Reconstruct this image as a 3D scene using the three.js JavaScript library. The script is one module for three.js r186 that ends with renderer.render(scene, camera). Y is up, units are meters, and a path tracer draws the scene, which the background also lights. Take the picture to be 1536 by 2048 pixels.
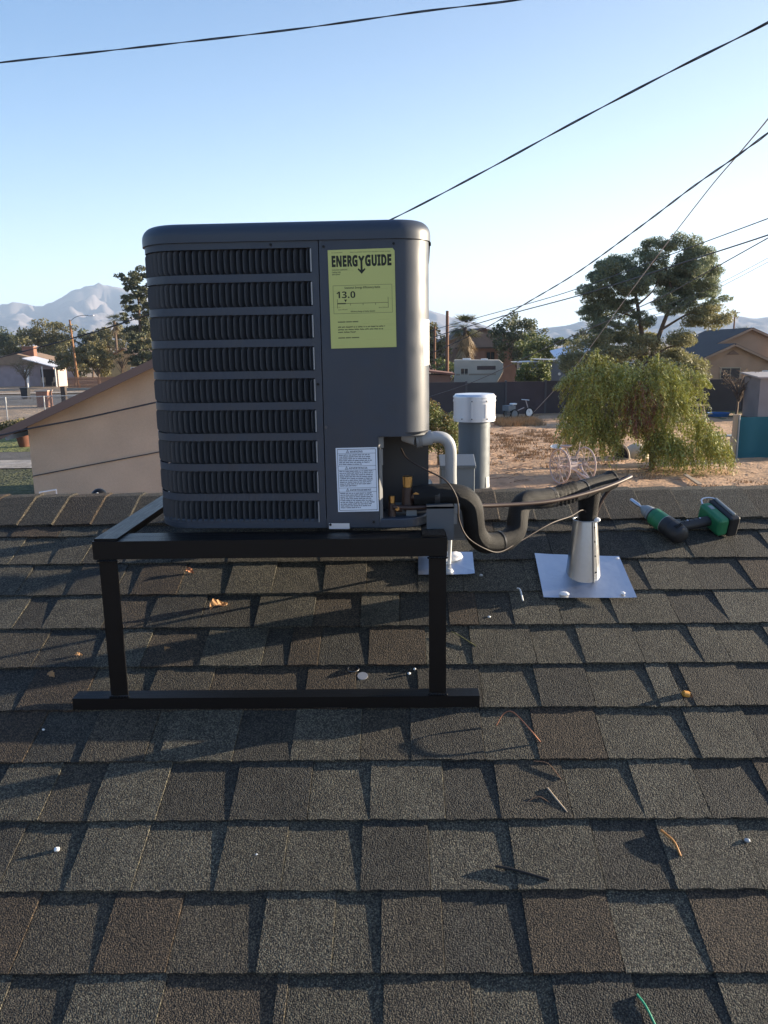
import * as THREE from 'three';
import { mergeGeometries } from 'three/addons/utils/BufferGeometryUtils.js';
import { RoundedBoxGeometry } from 'three/addons/geometries/RoundedBoxGeometry.js';
import { ImprovedNoise } from 'three/addons/math/ImprovedNoise.js';

// ---------- camera, sky, sun, exposure ----------
const scene = new THREE.Scene();
const EYE = 4.2;                                   // camera height above the yard, metres
const camera = new THREE.PerspectiveCamera(66, 768 / 1024, 0.05, 12000);
camera.position.set(0, EYE, 0);
camera.rotation.order = 'YXZ';
camera.rotation.set(THREE.MathUtils.degToRad(-11.8), THREE.MathUtils.degToRad(1.0), THREE.MathUtils.degToRad(-0.85));
scene.add(camera);

const renderer = new THREE.WebGLRenderer({ antialias: true });
renderer.setSize(768, 1024);
renderer.toneMapping = THREE.LinearToneMapping;
renderer.toneMappingExposure = 3.6;
renderer.shadowMap.enabled = true;
renderer.shadowMap.type = THREE.PCFSoftShadowMap;

const SUN_EL = THREE.MathUtils.degToRad(9.9), SUN_AZ = THREE.MathUtils.degToRad(14.8);  // azimuth: from +x towards -z
const sunDir = new THREE.Vector3(Math.cos(SUN_EL) * Math.cos(SUN_AZ), Math.sin(SUN_EL), -Math.cos(SUN_EL) * Math.sin(SUN_AZ));
const sun = new THREE.DirectionalLight(new THREE.Color().setRGB(1.0, 0.84, 0.63), 5.0);
sun.position.copy(sunDir).multiplyScalar(60).add(new THREE.Vector3(0, 3, -10));
sun.target.position.set(0, 3, -10);
sun.castShadow = true;
Object.assign(sun.shadow.camera, { left: -60, right: 60, top: 50, bottom: -50, near: 1, far: 220 });
sun.shadow.mapSize.set(4096, 4096);
sun.shadow.bias = -0.0005;
scene.add(sun, sun.target);

{
  const W = 1024, H = 512, data = new Float32Array(W * H * 4);
  const zen = [0.008, 0.040, 0.128], mid = [0.108, 0.244, 0.392], hor = [0.365, 0.405, 0.415], glow = [0.44, 0.41, 0.35], land = [0.05, 0.04, 0.03];
  const sm = (a, b, x) => { const t = Math.min(1, Math.max(0, (x - a) / (b - a))); return t * t * (3 - 2 * t); };
  for (let j = 0; j < H; j++) {
    const el = ((j + 0.5) / H - 0.5) * Math.PI, eld = el * 180 / Math.PI;
    for (let i = 0; i < W; i++) {
      const ph = ((i + 0.5) / W - 0.5) * 2 * Math.PI;
      const dx = Math.cos(ph) * Math.cos(el), dy = Math.sin(el), dz = Math.sin(ph) * Math.cos(el);
      const ang = Math.acos(Math.min(1, Math.max(-1, dx * sunDir.x + dy * sunDir.y + dz * sunDir.z))) * 180 / Math.PI;
      const toSun = 0.5 + 0.5 * Math.cos(ang * Math.PI / 180);
      const k = (j * W + i) * 4;
      const e = Math.max(0, eld);
      const a = Math.exp(-e / (4.2 + 5.5 * toSun)), b = Math.exp(-e / 16);
      const g = 0.95 * Math.exp(-ang / 27) + 0.24 * toSun * Math.exp(-e / 9);
      for (let c = 0; c < 3; c++) {
        let v = zen[c] * (1 - b) + mid[c] * b;
        v = v * (1 - a) + hor[c] * a * (0.78 + 1.0 * toSun * toSun);
        v += g * glow[c];
        if (eld < 0) v = v * sm(-6, 0, eld) + land[c] * (1 - sm(-6, 0, eld));
        data[k + c] = v;
      }
      data[k + 3] = 1;
    }
  }
  const sky = new THREE.DataTexture(data, W, H, THREE.RGBAFormat, THREE.FloatType);
  sky.mapping = THREE.EquirectangularReflectionMapping;
  sky.magFilter = sky.minFilter = THREE.LinearFilter;
  sky.needsUpdate = true;
  scene.background = sky;
  scene.environment = sky;
}
scene.fog = new THREE.FogExp2(new THREE.Color().setRGB(0.56, 0.74, 1.0), 0.00018);

// ---------- helpers ----------
function rng(seed) { let a = seed >>> 0; return () => { a = (a + 0x6D2B79F5) | 0; let t = Math.imul(a ^ (a >>> 15), 1 | a); t = (t + Math.imul(t ^ (t >>> 7), 61 | t)) ^ t; return ((t ^ (t >>> 14)) >>> 0) / 4294967296; }; }
const V = (x, y, z) => new THREE.Vector3(x, y, z);
const V3 = (a) => new THREE.Vector3(a[0], a[1], a[2]);
const rad = THREE.MathUtils.degToRad;
const perlin = new ImprovedNoise();
const nz = (x, y, z) => perlin.noise(x, y, z);
function fbm(x, y, z, o = 4) { let s = 0, a = 0.5, f = 1; for (let i = 0; i < o; i++) { s += a * nz(x * f + i * 17.3, y * f, z * f + i * 7.1); a *= 0.5; f *= 2.03; } return s; }
const used = {};
function numbered(name) { if (!(name in used)) { used[name] = 0; return name; } used[name]++; return name + '_' + String(used[name]).padStart(3, '0'); }
function tag(o, label, category, group, kind) { if (label) o.userData.label = label; if (category) o.userData.category = category; if (group) o.userData.group = group; if (kind) o.userData.kind = kind; return o; }
function thing(name, label, category, pos = [0, 0, 0], turn = 0, group) {
  const o = new THREE.Group(); o.name = numbered(name); o.position.set(...pos); o.rotation.y = turn; scene.add(o); return tag(o, label, category, group);
}
function mesh(name, geo, mat, parent = scene) {
  const g = Array.isArray(geo) ? merge(geo) : geo;
  const m = new THREE.Mesh(g, mat); m.name = parent === scene ? numbered(name) : name; m.castShadow = m.receiveShadow = true; parent.add(m); return m;
}
function structure(name, geo, mat) { const m = mesh(name, geo, mat); m.userData.kind = 'structure'; return m; }
function merge(list) {
  const flat = list.map((g) => { const h = g.index ? g.toNonIndexed() : g; for (const k of Object.keys(h.attributes)) if (!['position', 'normal', 'uv', 'color'].includes(k)) h.deleteAttribute(k); return h; });
  const anyColor = flat.some((g) => g.attributes.color);
  for (const g of flat) {
    if (!g.attributes.uv) g.setAttribute('uv', new THREE.BufferAttribute(new Float32Array(g.attributes.position.count * 2), 2));
    if (anyColor && !g.attributes.color) g.setAttribute('color', new THREE.BufferAttribute(new Float32Array(g.attributes.position.count * 3).fill(1), 3));
  }
  return mergeGeometries(flat, false);
}
function box(w, h, d, x = 0, y = 0, z = 0, ry = 0) { const g = new THREE.BoxGeometry(w, h, d); if (ry) g.rotateY(ry); g.translate(x, y, z); return g; }
function boxUV(g) {                                     // box-projected uv in metres
  const h = g.index ? g.toNonIndexed() : g, p = h.attributes.position, n = h.attributes.normal, uv = new Float32Array(p.count * 2);
  for (let i = 0; i < p.count; i++) {
    const ax = Math.abs(n.getX(i)), ay = Math.abs(n.getY(i)), az = Math.abs(n.getZ(i));
    if (ay >= ax && ay >= az) { uv[2 * i] = p.getX(i); uv[2 * i + 1] = p.getZ(i); } else if (ax >= az) { uv[2 * i] = p.getZ(i); uv[2 * i + 1] = p.getY(i); } else { uv[2 * i] = p.getX(i); uv[2 * i + 1] = p.getY(i); }
  }
  h.setAttribute('uv', new THREE.BufferAttribute(uv, 2)); return h;
}
function rbox(w, h, d, r, x = 0, y = 0, z = 0) { const g = new RoundedBoxGeometry(w, h, d, 2, r); g.translate(x, y, z); return g; }
function cyl(r0, r1, h, x = 0, y = 0, z = 0, seg = 20, open = false) { const g = new THREE.CylinderGeometry(r1, r0, h, seg, 1, open); g.translate(x, y + h / 2, z); return g; }
function tube(pts, r, seg = 40, rs = 8, tension = 0.5) { return new THREE.TubeGeometry(new THREE.CatmullRomCurve3(pts.map((p) => p.isVector3 ? p : V3(p)), false, 'catmullrom', tension), seg, r, rs, false); }
function rod(a, b, r, rs = 8, r2 = r) {                 // straight cylinder between two points
  const A = V3(a), B = V3(b), L = A.distanceTo(B), g = new THREE.CylinderGeometry(r2, r, L, rs);
  g.applyQuaternion(new THREE.Quaternion().setFromUnitVectors(V(0, 1, 0), B.clone().sub(A).normalize())); g.translate(...A.add(B).multiplyScalar(0.5).toArray()); return g;
}
function fromTris(pos, uv, col) {
  const g = new THREE.BufferGeometry(); g.setAttribute('position', new THREE.BufferAttribute(new Float32Array(pos), 3));
  g.setAttribute('uv', new THREE.BufferAttribute(new Float32Array(uv || (pos.length / 3 * 2)), 2));
  if (col) g.setAttribute('color', new THREE.BufferAttribute(new Float32Array(col), 3));
  g.computeVertexNormals(); return g;
}
function prism(outline, depth, bevel = 0) {              // outline in x,y; extruded along z, centred
  const s = new THREE.Shape(outline.map((p) => new THREE.Vector2(p[0], p[1])));
  const g = new THREE.ExtrudeGeometry(s, { depth: depth - 2 * bevel, bevelEnabled: bevel > 0, bevelSize: bevel, bevelThickness: bevel, bevelSegments: 2, curveSegments: 10 }); g.translate(0, 0, -(depth - 2 * bevel) / 2); return g;
}
const lin = (r, g, b) => new THREE.Color().setRGB(r, g, b);
function mat(r, g, b, rough = 0.8, metal = 0, extra = {}) { return new THREE.MeshStandardMaterial({ color: lin(r, g, b), roughness: rough, metalness: metal, ...extra }); }
function dataTex(N, fn, srgb, rep = 1, M = N) {            // fn(x,y) in 0..1 tile coordinates -> [r,g,b] 0..1
  const d = new Uint8Array(N * M * 4);
  for (let j = 0; j < M; j++) for (let i = 0; i < N; i++) { const c = fn(i, j), k = (j * N + i) * 4; d[k] = Math.min(255, Math.max(0, c[0] * 255)); d[k + 1] = Math.min(255, Math.max(0, c[1] * 255)); d[k + 2] = Math.min(255, Math.max(0, c[2] * 255)); d[k + 3] = 255; }
  const t = new THREE.DataTexture(d, N, M, THREE.RGBAFormat); t.wrapS = t.wrapT = THREE.RepeatWrapping; t.magFilter = THREE.LinearFilter; t.minFilter = THREE.LinearMipmapLinearFilter; t.generateMipmaps = true;
  t.repeat.set(rep, rep); if (srgb) t.colorSpace = THREE.SRGBColorSpace; t.needsUpdate = true; return t;
}
// tileable smooth noise field on an N grid from cell size c (pixels)
function tileNoise(N, cells, seed) {
  const R = rng(seed), g = new Float32Array(cells * cells); for (let i = 0; i < g.length; i++) g[i] = R();
  const out = new Float32Array(N * N), s = cells / N, f = (t) => t * t * (3 - 2 * t);
  for (let j = 0; j < N; j++) for (let i = 0; i < N; i++) {
    const x = i * s, y = j * s, x0 = x | 0, y0 = y | 0, fx = f(x - x0), fy = f(y - y0), x1 = (x0 + 1) % cells, y1 = (y0 + 1) % cells;
    out[j * N + i] = (g[y0 * cells + x0] * (1 - fx) + g[y0 * cells + x1] * fx) * (1 - fy) + (g[y1 * cells + x0] * (1 - fx) + g[y1 * cells + x1] * fx) * fy;
  }
  return out;
}
// granules: jittered cells, each with its own height and tone; returns {h, t}
function granules(N, cells, seed) {
  const R = rng(seed), cx = new Float32Array(cells * cells), cy = new Float32Array(cells * cells), ch = new Float32Array(cells * cells), ct = new Float32Array(cells * cells);
  for (let i = 0; i < cx.length; i++) { cx[i] = R(); cy[i] = R(); ch[i] = R(); ct[i] = R(); }
  const h = new Float32Array(N * N), t = new Float32Array(N * N), s = cells / N;
  for (let j = 0; j < N; j++) for (let i = 0; i < N; i++) {
    const x = i * s, y = j * s, X = x | 0, Y = y | 0; let best = -9, bt = 0;
    for (let b = -1; b <= 1; b++) for (let a = -1; a <= 1; a++) {
      const k = ((Y + b + cells) % cells) * cells + (X + a + cells) % cells, dx = X + a + cx[k] - x, dy = Y + b + cy[k] - y, v = 0.35 + 0.65 * ch[k] - 1.1 * (dx * dx + dy * dy);
      if (v > best) { best = v; bt = ct[k]; }
    }
    h[j * N + i] = Math.max(0, Math.min(1, best)); t[j * N + i] = bt;
  }
  return { h, t };
}
// ---------- materials ----------
const GN = 1024, gran = granules(GN, 240, 11), grLow = tileNoise(GN, 24, 12), grMid = tileNoise(GN, 90, 14), grBig = tileNoise(GN, 6, 15);
const granBump = dataTex(GN, (i, j) => { const k = j * GN + i, v = 0.90 * gran.h[k] + 0.10 * grMid[k]; return [v, v, v]; });
const granTone = dataTex(GN, (i, j) => { const k = j * GN + i, t = gran.t[k], lo = 0.80 + 0.4 * grLow[k]; const v = Math.min(1, (t < 0.34 ? 0.16 + 0.3 * t : t < 0.76 ? 0.36 + 0.28 * t : 1.05) * lo * (0.82 + 0.36 * grBig[k]) * (0.42 + 0.58 * Math.min(1, gran.h[k] * 1.5))); return [v, v * 0.975, v * (t > 0.7 ? 0.86 : 0.95)]; });
const shingleMat = (r, g, b) => new THREE.MeshStandardMaterial({ color: lin(r, g, b), map: granTone, bumpMap: granBump, bumpScale: 0.0085, roughness: 0.9 });
for (const t of [granBump, granTone]) t.repeat.set(1 / 0.62, 1 / 0.62);
const M = {
  shingle: [shingleMat(0.205, 0.190, 0.148), shingleMat(0.158, 0.114, 0.078), shingleMat(0.124, 0.116, 0.098), shingleMat(0.242, 0.226, 0.178), shingleMat(0.172, 0.149, 0.114), shingleMat(0.186, 0.143, 0.103)],
  felt: mat(0.02, 0.02, 0.02, 0.95),
};
const peelN = tileNoise(512, 128, 21), peelL = tileNoise(512, 16, 22);
const peel = dataTex(512, (i, j) => { const v = peelN[j * 512 + i]; return [v, v, v]; }, false, 6);
const scuff = dataTex(512, (i, j) => { const v = 0.85 + 0.3 * (peelL[j * 512 + i] - 0.5); return [v, v, v]; }, false, 1.5);
const scr = (() => { const N = 1024, a = new Float32Array(N * N), R = rng(23); for (let k = 0; k < 520; k++) { let x = R() * N, y = R() * N; const an = Math.PI / 2 + (R() - 0.5) * (R() < 0.7 ? 0.25 : 2.6), l = 8 + R() * R() * 150, s = (0.35 + 0.65 * R()) * (R() < 0.5 ? 1 : 0.5); for (let i = 0; i < l; i++) { const j = (((y | 0) + N) % N) * N + (((x | 0) + N) % N); a[j] = Math.max(a[j], s); x += Math.cos(an); y += Math.sin(an); } } return a; })(), pW = tileNoise(1024, 5, 24), pF = tileNoise(1024, 380, 25), pM = tileNoise(1024, 22, 26);
const panelRough = dataTex(1024, (i, j) => { const k = j * 1024 + i, v = 0.74 + 0.34 * (pM[k] - 0.4) + 0.20 * (pW[k] - 0.5) + 0.25 * scr[k]; return [v, v, v]; }, false, 1.5);
const panelBump = dataTex(1024, (i, j) => { const k = j * 1024 + i, v = 0.80 * pW[k] + 0.10 * pM[k] + 0.05 * pF[k] - 0.05 * scr[k] + 0.03; return [v, v, v]; }, false, 1.5);
const panelTone = dataTex(1024, (i, j) => { const k = j * 1024 + i, v = Math.min(1, 0.80 + 0.14 * (pM[k] - 0.5) + 0.10 * (pW[k] - 0.5) + 0.5 * scr[k] * (scr[k] > 0.8 ? 1 : 0.2)); return [v, v, v]; }, false, 1.5);
M.unit = new THREE.MeshPhysicalMaterial({ map: panelTone, color: lin(0.038, 0.050, 0.072), roughness: 0.62, metalness: 0.0, roughnessMap: panelRough, bumpMap: panelBump, bumpScale: 0.0016, clearcoat: 0.18, clearcoatRoughness: 0.4 });
M.louver = mat(0.050, 0.055, 0.064, 0.5);
M.coil = mat(0.050, 0.050, 0.052, 0.8);
M.blackSteel = new THREE.MeshPhysicalMaterial({ color: lin(0.0045, 0.0045, 0.005), roughness: 0.45, roughnessMap: scuff, specularIntensity: 0.5, bumpMap: peel, bumpScale: 0.0001 });
M.screw = mat(0.12, 0.12, 0.125, 0.4, 0.8);
M.brass = mat(0.46, 0.30, 0.12, 0.32, 1);
M.copper = mat(0.36, 0.17, 0.10, 0.42, 0.85);
M.copperDull = mat(0.050, 0.028, 0.021, 0.5, 0.1); M.wireBrown = mat(0.035, 0.022, 0.017, 0.6);
M.foam = new THREE.MeshPhysicalMaterial({ color: lin(0.009, 0.009, 0.0095), roughness: 0.65, specularIntensity: 0.6, bumpMap: peel, bumpScale: 0.0006 });
M.tape = mat(0.03, 0.03, 0.032, 0.45);
M.greyPvc = mat(0.36, 0.37, 0.375, 0.5);
M.greyFit = mat(0.22, 0.23, 0.24, 0.45);
M.greySteel = mat(0.17, 0.19, 0.205, 0.45, 0.1);
M.white = mat(0.78, 0.78, 0.76, 0.6);
M.sealant = mat(0.80, 0.80, 0.80, 0.45);
const galvN = granules(512, 26, 31), galvS = tileNoise(512, 40, 32);
const galvMap = dataTex(512, (i, j) => { const v = 0.95 + 0.05 * galvN.t[j * 512 + i]; return [v, v, v * 1.01]; }, false, 4);
const galvRough = dataTex(512, (i, j) => { const v = 0.80 + 0.10 * galvN.t[j * 512 + i] + 0.1 * galvS[j * 512 + i]; return [v, v, v]; }, false, 4);
M.galv = new THREE.MeshStandardMaterial({ color: lin(0.44, 0.45, 0.46), metalness: 1, roughness: 0.34, map: galvMap, roughnessMap: galvRough });
M.galvFlat = new THREE.MeshStandardMaterial({ color: lin(0.60, 0.62, 0.64), metalness: 1, roughness: 0.42, map: galvMap, roughnessMap: galvRough });
M.ventGrey = new THREE.MeshStandardMaterial({ color: lin(0.150, 0.168, 0.182), metalness: 0.3, roughness: 0.55, roughnessMap: scuff });
M.alum = new THREE.MeshStandardMaterial({ color: lin(0.74, 0.74, 0.76), metalness: 0.55, roughness: 0.45, roughnessMap: scuff });
// stucco, dirt, asphalt
const stN = tileNoise(512, 170, 41), stL = tileNoise(512, 9, 42);
const stBump = dataTex(512, (i, j) => { const v = stN[j * 512 + i]; return [v, v, v]; }, false, 0.8);
const stMap = dataTex(512, (i, j) => { const v = 0.9 + 0.16 * (stL[j * 512 + i] - 0.5) + 0.06 * (stN[j * 512 + i] - 0.5); return [v, v, v]; }, false, 0.25);
const stucco = (r, g, b) => new THREE.MeshStandardMaterial({ color: lin(r, g, b), roughness: 0.95, map: stMap, bumpMap: stBump, bumpScale: 0.004 });
const plain = (r, g, b, rough = 0.9) => new THREE.MeshStandardMaterial({ color: lin(r, g, b), roughness: rough, map: stMap });
M.tan = stucco(0.60, 0.47, 0.345);
const dA = tileNoise(1024, 14, 51), dB = tileNoise(1024, 60, 52), dC = tileNoise(1024, 300, 53);
const dirtMap = dataTex(1024, (i, j) => { const k = j * 1024 + i, v = 0.62 + 0.4 * dA[k] + 0.34 * (dB[k] - 0.5) + 0.3 * (dC[k] - 0.5); return [v, v * 0.97, v * 0.93]; }, false, 1 / 14);
const dirtBump = dataTex(1024, (i, j) => { const k = j * 1024 + i, v = 0.45 * dB[k] + 0.35 * dC[k] + 0.2 * dA[k]; return [v, v, v]; }, false, 1 / 14);
const dirt = (r, g, b, bump = 0.10) => new THREE.MeshStandardMaterial({ color: lin(r, g, b), roughness: 1, map: dirtMap, bumpMap: dirtBump, bumpScale: bump });
M.dirt = dirt(0.60, 0.375, 0.22, 0.05);
M.desert = dirt(0.42, 0.31, 0.21);
M.lawn = dirt(0.075, 0.085, 0.030, 0.2);
M.asphalt = dirt(0.11, 0.105, 0.10, 0.02);
M.concrete = dirt(0.46, 0.42, 0.37, 0.01);
M.wood = mat(0.20, 0.11, 0.06, 0.85);
M.woodPale = mat(0.42, 0.33, 0.23, 0.85);
M.bark = mat(0.13, 0.09, 0.065, 0.95);
M.glass = new THREE.MeshStandardMaterial({ color: lin(0.03, 0.035, 0.04), roughness: 0.08, metalness: 0 });
M.cable = mat(0.030, 0.034, 0.042, 0.55);
M.wire = mat(0.06, 0.06, 0.065, 0.5);
const leafMat = (r, g, b, tr = 0.35) => new THREE.MeshPhysicalMaterial({ color: lin(r, g, b), roughness: 0.75, side: THREE.DoubleSide, vertexColors: true, transmission: tr, thickness: 0 });
// ---------- ground, hills, streets ----------
function sheet(name, pts, y, m, kind = 'structure') {
  const s = new THREE.Shape(pts.map((p) => new THREE.Vector2(p[0], -p[1]))), g = new THREE.ShapeGeometry(s, 4); g.rotateX(-Math.PI / 2);
  const p = g.attributes.position, uv = g.attributes.uv; for (let i = 0; i < p.count; i++) uv.setXY(i, p.getX(i), p.getZ(i)); g.translate(0, y, 0);
  const o = mesh(name, g, m); o.userData.kind = kind; return o;
}
{
  const R = 6500; sheet('ground', [[-R, R], [R, R], [R, -R], [-R, -R]], 0, M.desert);
  // the dirt yard behind the house, slightly uneven
  const g = new THREE.PlaneGeometry(34, 44, 110, 140); g.rotateX(-Math.PI / 2); g.translate(9, 0, -27.5);
  const p = g.attributes.position, uv = g.attributes.uv;
  for (let i = 0; i < p.count; i++) { const x = p.getX(i), z = p.getZ(i); uv.setXY(i, x, z); p.setY(i, 0.012 + 0.10 * Math.max(0, fbm(x * 0.5, 3, z * 0.5, 4)) + 0.05 * Math.abs(fbm(x * 2.2, 9, z * 2.2, 2))); }
  g.computeVertexNormals(); structure('dirt_yard', g, M.dirt);
  sheet('road', [[-140, -64], [-18, -64], [-18, -82], [-140, -74]], 0.008, M.asphalt);
  sheet('pavement', [[-140, -74.2], [-18, -82.2], [-18, -84], [-140, -75.6]], 0.12, M.concrete);
  sheet('pavement', [[-60, -29.2], [-8, -28.4], [-8, -30.6], [-60, -31.4]], 0.05, M.concrete);
  sheet('road_margin', [[-60, -31.4], [-8, -30.6], [-8, -33.4], [-60, -34.2]], 0.02, M.asphalt);
  sheet('lawn', [[-60, -14], [-8, -14], [-8, -28.4], [-60, -29.2]], 0.02, M.lawn);
  sheet('lawn', [[-60, -34.2], [-8, -33.4], [-8, -40], [-60, -42]], 0.024, dirt(0.17, 0.19, 0.055, 0.2));
  sheet('lawn', [[18, -44], [60, -44], [60, -57], [18, -57]], 0.03, dirt(0.15, 0.15, 0.07, 0.2));
}
// hills: rows of a ridge surface laid out on an arc about the town
function hills(name, prof, r0, r1, r2, m, seed) {
  const n = 240, mrows = 30, pos = [], idx = [];
  const a0 = prof[0][0], a1 = prof[prof.length - 1][0];
  const hAt = (a) => { for (let i = 0; i < prof.length - 1; i++) if (a <= prof[i + 1][0]) { const t = (a - prof[i][0]) / (prof[i + 1][0] - prof[i][0]); return prof[i][1] + (prof[i + 1][1] - prof[i][1]) * t; } return prof[prof.length - 1][1]; };
  for (let j = 0; j <= mrows; j++) for (let i = 0; i <= n; i++) {
    const a = a0 + (a1 - a0) * i / n, v = j / mrows, r = v < 0.7 ? r0 + (r1 - r0) * v / 0.7 : r1 + (r2 - r1) * (v - 0.7) / 0.3, rise = v < 0.7 ? Math.pow(v / 0.7, 1.25) : 1 - Math.pow((v - 0.7) / 0.3, 1.4);
    const x = Math.sin(rad(a)) * r, z = -Math.cos(rad(a)) * r;
    const rid = 1 - Math.abs(fbm(x * 0.0042 + seed, 1.5, z * 0.0042, 6)) * 2.6;
    const top = hAt(a) * r1;
    let y = rise * top * (0.52 + 0.48 * rid) ; if (v > 0.66 && v < 0.74) y = rise * top * (0.90 + 0.10 * rid);
    pos.push(x, y - 6 * (1 - rise), z);
  }
  for (let j = 0; j < mrows; j++) for (let i = 0; i < n; i++) { const k = j * (n + 1) + i; idx.push(k, k + 1, k + n + 1, k + 1, k + n + 2, k + n + 1); }
  const g = new THREE.BufferGeometry(); g.setAttribute('position', new THREE.BufferAttribute(new Float32Array(pos), 3)); g.setIndex(idx); g.computeVertexNormals();
  return structure(name, g, m);
}
// profile: compass angle from straight ahead (degrees), height over the eye as a slope
hills('hills', [[-62, 0.01], [-50, 0.035], [-40, 0.05], [-33, 0.040], [-27.2, 0.045], [-25.2, 0.060], [-23.6, 0.053], [-21.8, 0.070], [-20, 0.079], [-18.4, 0.073], [-16, 0.066], [-13, 0.052], [-9, 0.046], [-5, 0.044], [0, 0.05], [2.4, 0.046], [4, 0.036], [6, 0.028], [7.5, 0.021], [9, 0.016]], 2600, 4300, 5600, mat(0.19, 0.165, 0.17, 1), 3.1);
hills('hills', [[3.0, 0.0024], [5, 0.0176], [7.5, 0.0208], [9.5, 0.0192], [11.8, 0.0248], [12.9, 0.0296], [14, 0.0256], [16, 0.0272], [19, 0.0352], [20.4, 0.0368], [22.4, 0.0328], [24, 0.0272], [25.2, 0.0288], [26.6, 0.0280], [29, 0.0272], [34, 0.0320], [42, 0.0240], [60, 0.0160]], 2400, 3900, 5000, mat(0.18, 0.16, 0.165, 1), 8.7);
// ---------- the roof we stand on ----------
const SL = 0.364, TH = Math.atan(SL), CO = Math.cos(TH), SI = Math.sin(TH), R0 = 2.464, RD = 3.172, RY = R0 + SL * RD;
const onRoof = (u, d, h = 0) => [u, R0 + SL * d + h * CO, -d + h * SI];        // u along the ridge, d away from the eye, h above the shingles
const onBack = (u, d, h = 0) => [u, RY - SL * (d - RD) + h * CO, -d - h * SI];
{
  const house = thing('shingled_house', 'low house whose brown and charcoal shingle roof fills the foreground under the air conditioner', 'house', [0, 0, 0]);
  const X0 = -6.5, X1 = 6.5;
  // deck: two slabs under the shingles
  const slab = (f, d0, d1) => { const a = [f(X0, d0, -0.012), f(X1, d0, -0.012), f(X1, d1, -0.012), f(X0, d1, -0.012)], b = [f(X0, d0, -0.05), f(X1, d0, -0.05), f(X1, d1, -0.05), f(X0, d1, -0.05)];
    const q = (p, s, t, u) => [...p, ...s, ...t, ...p, ...t, ...u]; return fromTris([...q(a[0], a[1], a[2], a[3]), ...q(b[3], b[2], b[1], b[0]), ...q(a[0], b[0], b[1], a[1]), ...q(a[1], b[1], b[2], a[2]), ...q(a[3], a[2], b[2], b[3]), ...q(a[0], a[3], b[3], b[0])]); };
  mesh('roof_deck', slab(onRoof, -2.2, RD), M.felt, house);
  const backG = slab(onBack, RD, 8.0); { const p = backG.attributes.position, uv = backG.attributes.uv; for (let i = 0; i < p.count; i++) uv.setXY(i, p.getX(i), p.getZ(i) * 1.06); }
  mesh('back_slope', backG, M.shingle[2], house);
  mesh('wall', [box(X1 - X0 - 0.8, 2.0, 0.16, 0, 1.0, 1.5), box(X1 - X0 - 0.8, 2.0, 0.16, 0, 1.0, -7.3), box(0.16, 2.0, 8.64, X0 + 0.48, 1.0, -2.9), box(0.16, 2.0, 8.64, X1 - 0.48, 1.0, -2.9)], M.tan, house);
  // shingles
  const butt = []; const known = { 1.198: [-0.865, -0.787, -0.658, -0.473, -0.251, -0.226, -0.038, 0.137, 0.298, 0.462, 0.626, 0.794], 1.367: [-0.951, -0.797, -0.631, -0.478, -0.297, -0.141, -0.044, 0.089, 0.264, 0.450, 0.624, 0.797],
    1.535: [-1.063, -0.900, -0.752, -0.599, -0.416, -0.265, -0.092, 0.067, 0.257, 0.454, 0.606, 0.798], 1.706: [-1.021, -0.877, -0.760, -0.591, -0.416, -0.223, -0.075, 0.111, 0.242, 0.417, 0.587, 0.748, 0.906, 1.048],
    1.875: [-1.129, -0.987, -0.842, -0.669, -0.634, -0.436, -0.287, -0.102, 0.029, 0.225, 0.362, 0.542, 0.781, 0.950], 2.047: [-1.085, -0.901, -0.723, -0.546, -0.270, -0.124, 0.054, 0.238, 0.397, 0.551, 0.727, 0.800, 0.825, 0.996],
    2.212: [-1.295, -1.106, -0.926, -0.777, -0.601, -0.411, -0.334, -0.241, -0.092, 0.084, 0.222, 0.415, 0.556, 0.736, 0.907, 0.992], 2.381: [-1.443, -1.237, -1.146, -0.949, -0.810, -0.638, -0.462, -0.272, -0.123, 0.006, 0.163, 0.258, 0.370, 0.525, 0.698, 0.893, 1.049, 1.263],
    2.544: [-1.493, -1.300, -1.125, -0.961, -0.908, -0.748, -0.586, -0.427, -0.256, -0.107, 0.068, 0.224, 0.442, 0.609, 0.850, 1.024, 1.198, 1.371], 2.716: [-1.508, -1.399, -1.253, -1.135, -0.981, -0.809, -0.611, -0.422, -0.279, -0.109, 0.052, 0.212, 0.363, 0.557, 0.734, 0.893, 1.051, 1.208] };
  for (const k of Object.keys(known)) butt.push(+k);
  butt.push(2.884, 3.05); for (let d = 1.198 - 0.169; d > -2.2; d -= 0.169) butt.push(d);
  butt.sort((a, b) => b - a);
  const R = rng(77);
  function slabPiece(u0, u1, d0, d1, raised, detailed) {        // a shingle: its top runs back under the next course
    const n = detailed ? Math.max(4, Math.round((u1 - u0) / 0.016)) : 1, hb = (raised ? 0.0052 : 0.0041) + (R() - 0.5) * 0.0010, ht = raised ? -0.0012 : -0.0052, dTop = d1 + 0.03;
    const tilt = (R() - 0.5) * 0.0012, top0 = [], top1 = [], bot = [], ox = R() * 7, oz = R() * 7, pos = [], uv = [];
    for (let i = 0; i <= n; i++) {
      const t = i / n, u = u0 + (u1 - u0) * t, j = detailed ? (R() - 0.5) * 0.0046 : 0, sag = detailed ? 0.0022 * fbm(u * 3.2, d0 * 5, 1, 2) : 0;
      top0.push([u, d0 + j, hb + tilt * (t - 0.5) + sag]); top1.push([u, dTop, ht]); bot.push([u, d0 + j + 0.0012, -0.008]);
    }
    if (detailed && raised) { const bv = 0.0045; for (let i = 0; i <= n; i++) if (i === n) { top0[i][0] -= bv; top1[i][0] -= bv; } }
    const P = (a, s) => { pos.push(...onRoof(a[0], a[1], a[2])); uv.push(a[0] + ox, (s ? s : a[1] * 1.064) + oz); };
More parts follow.
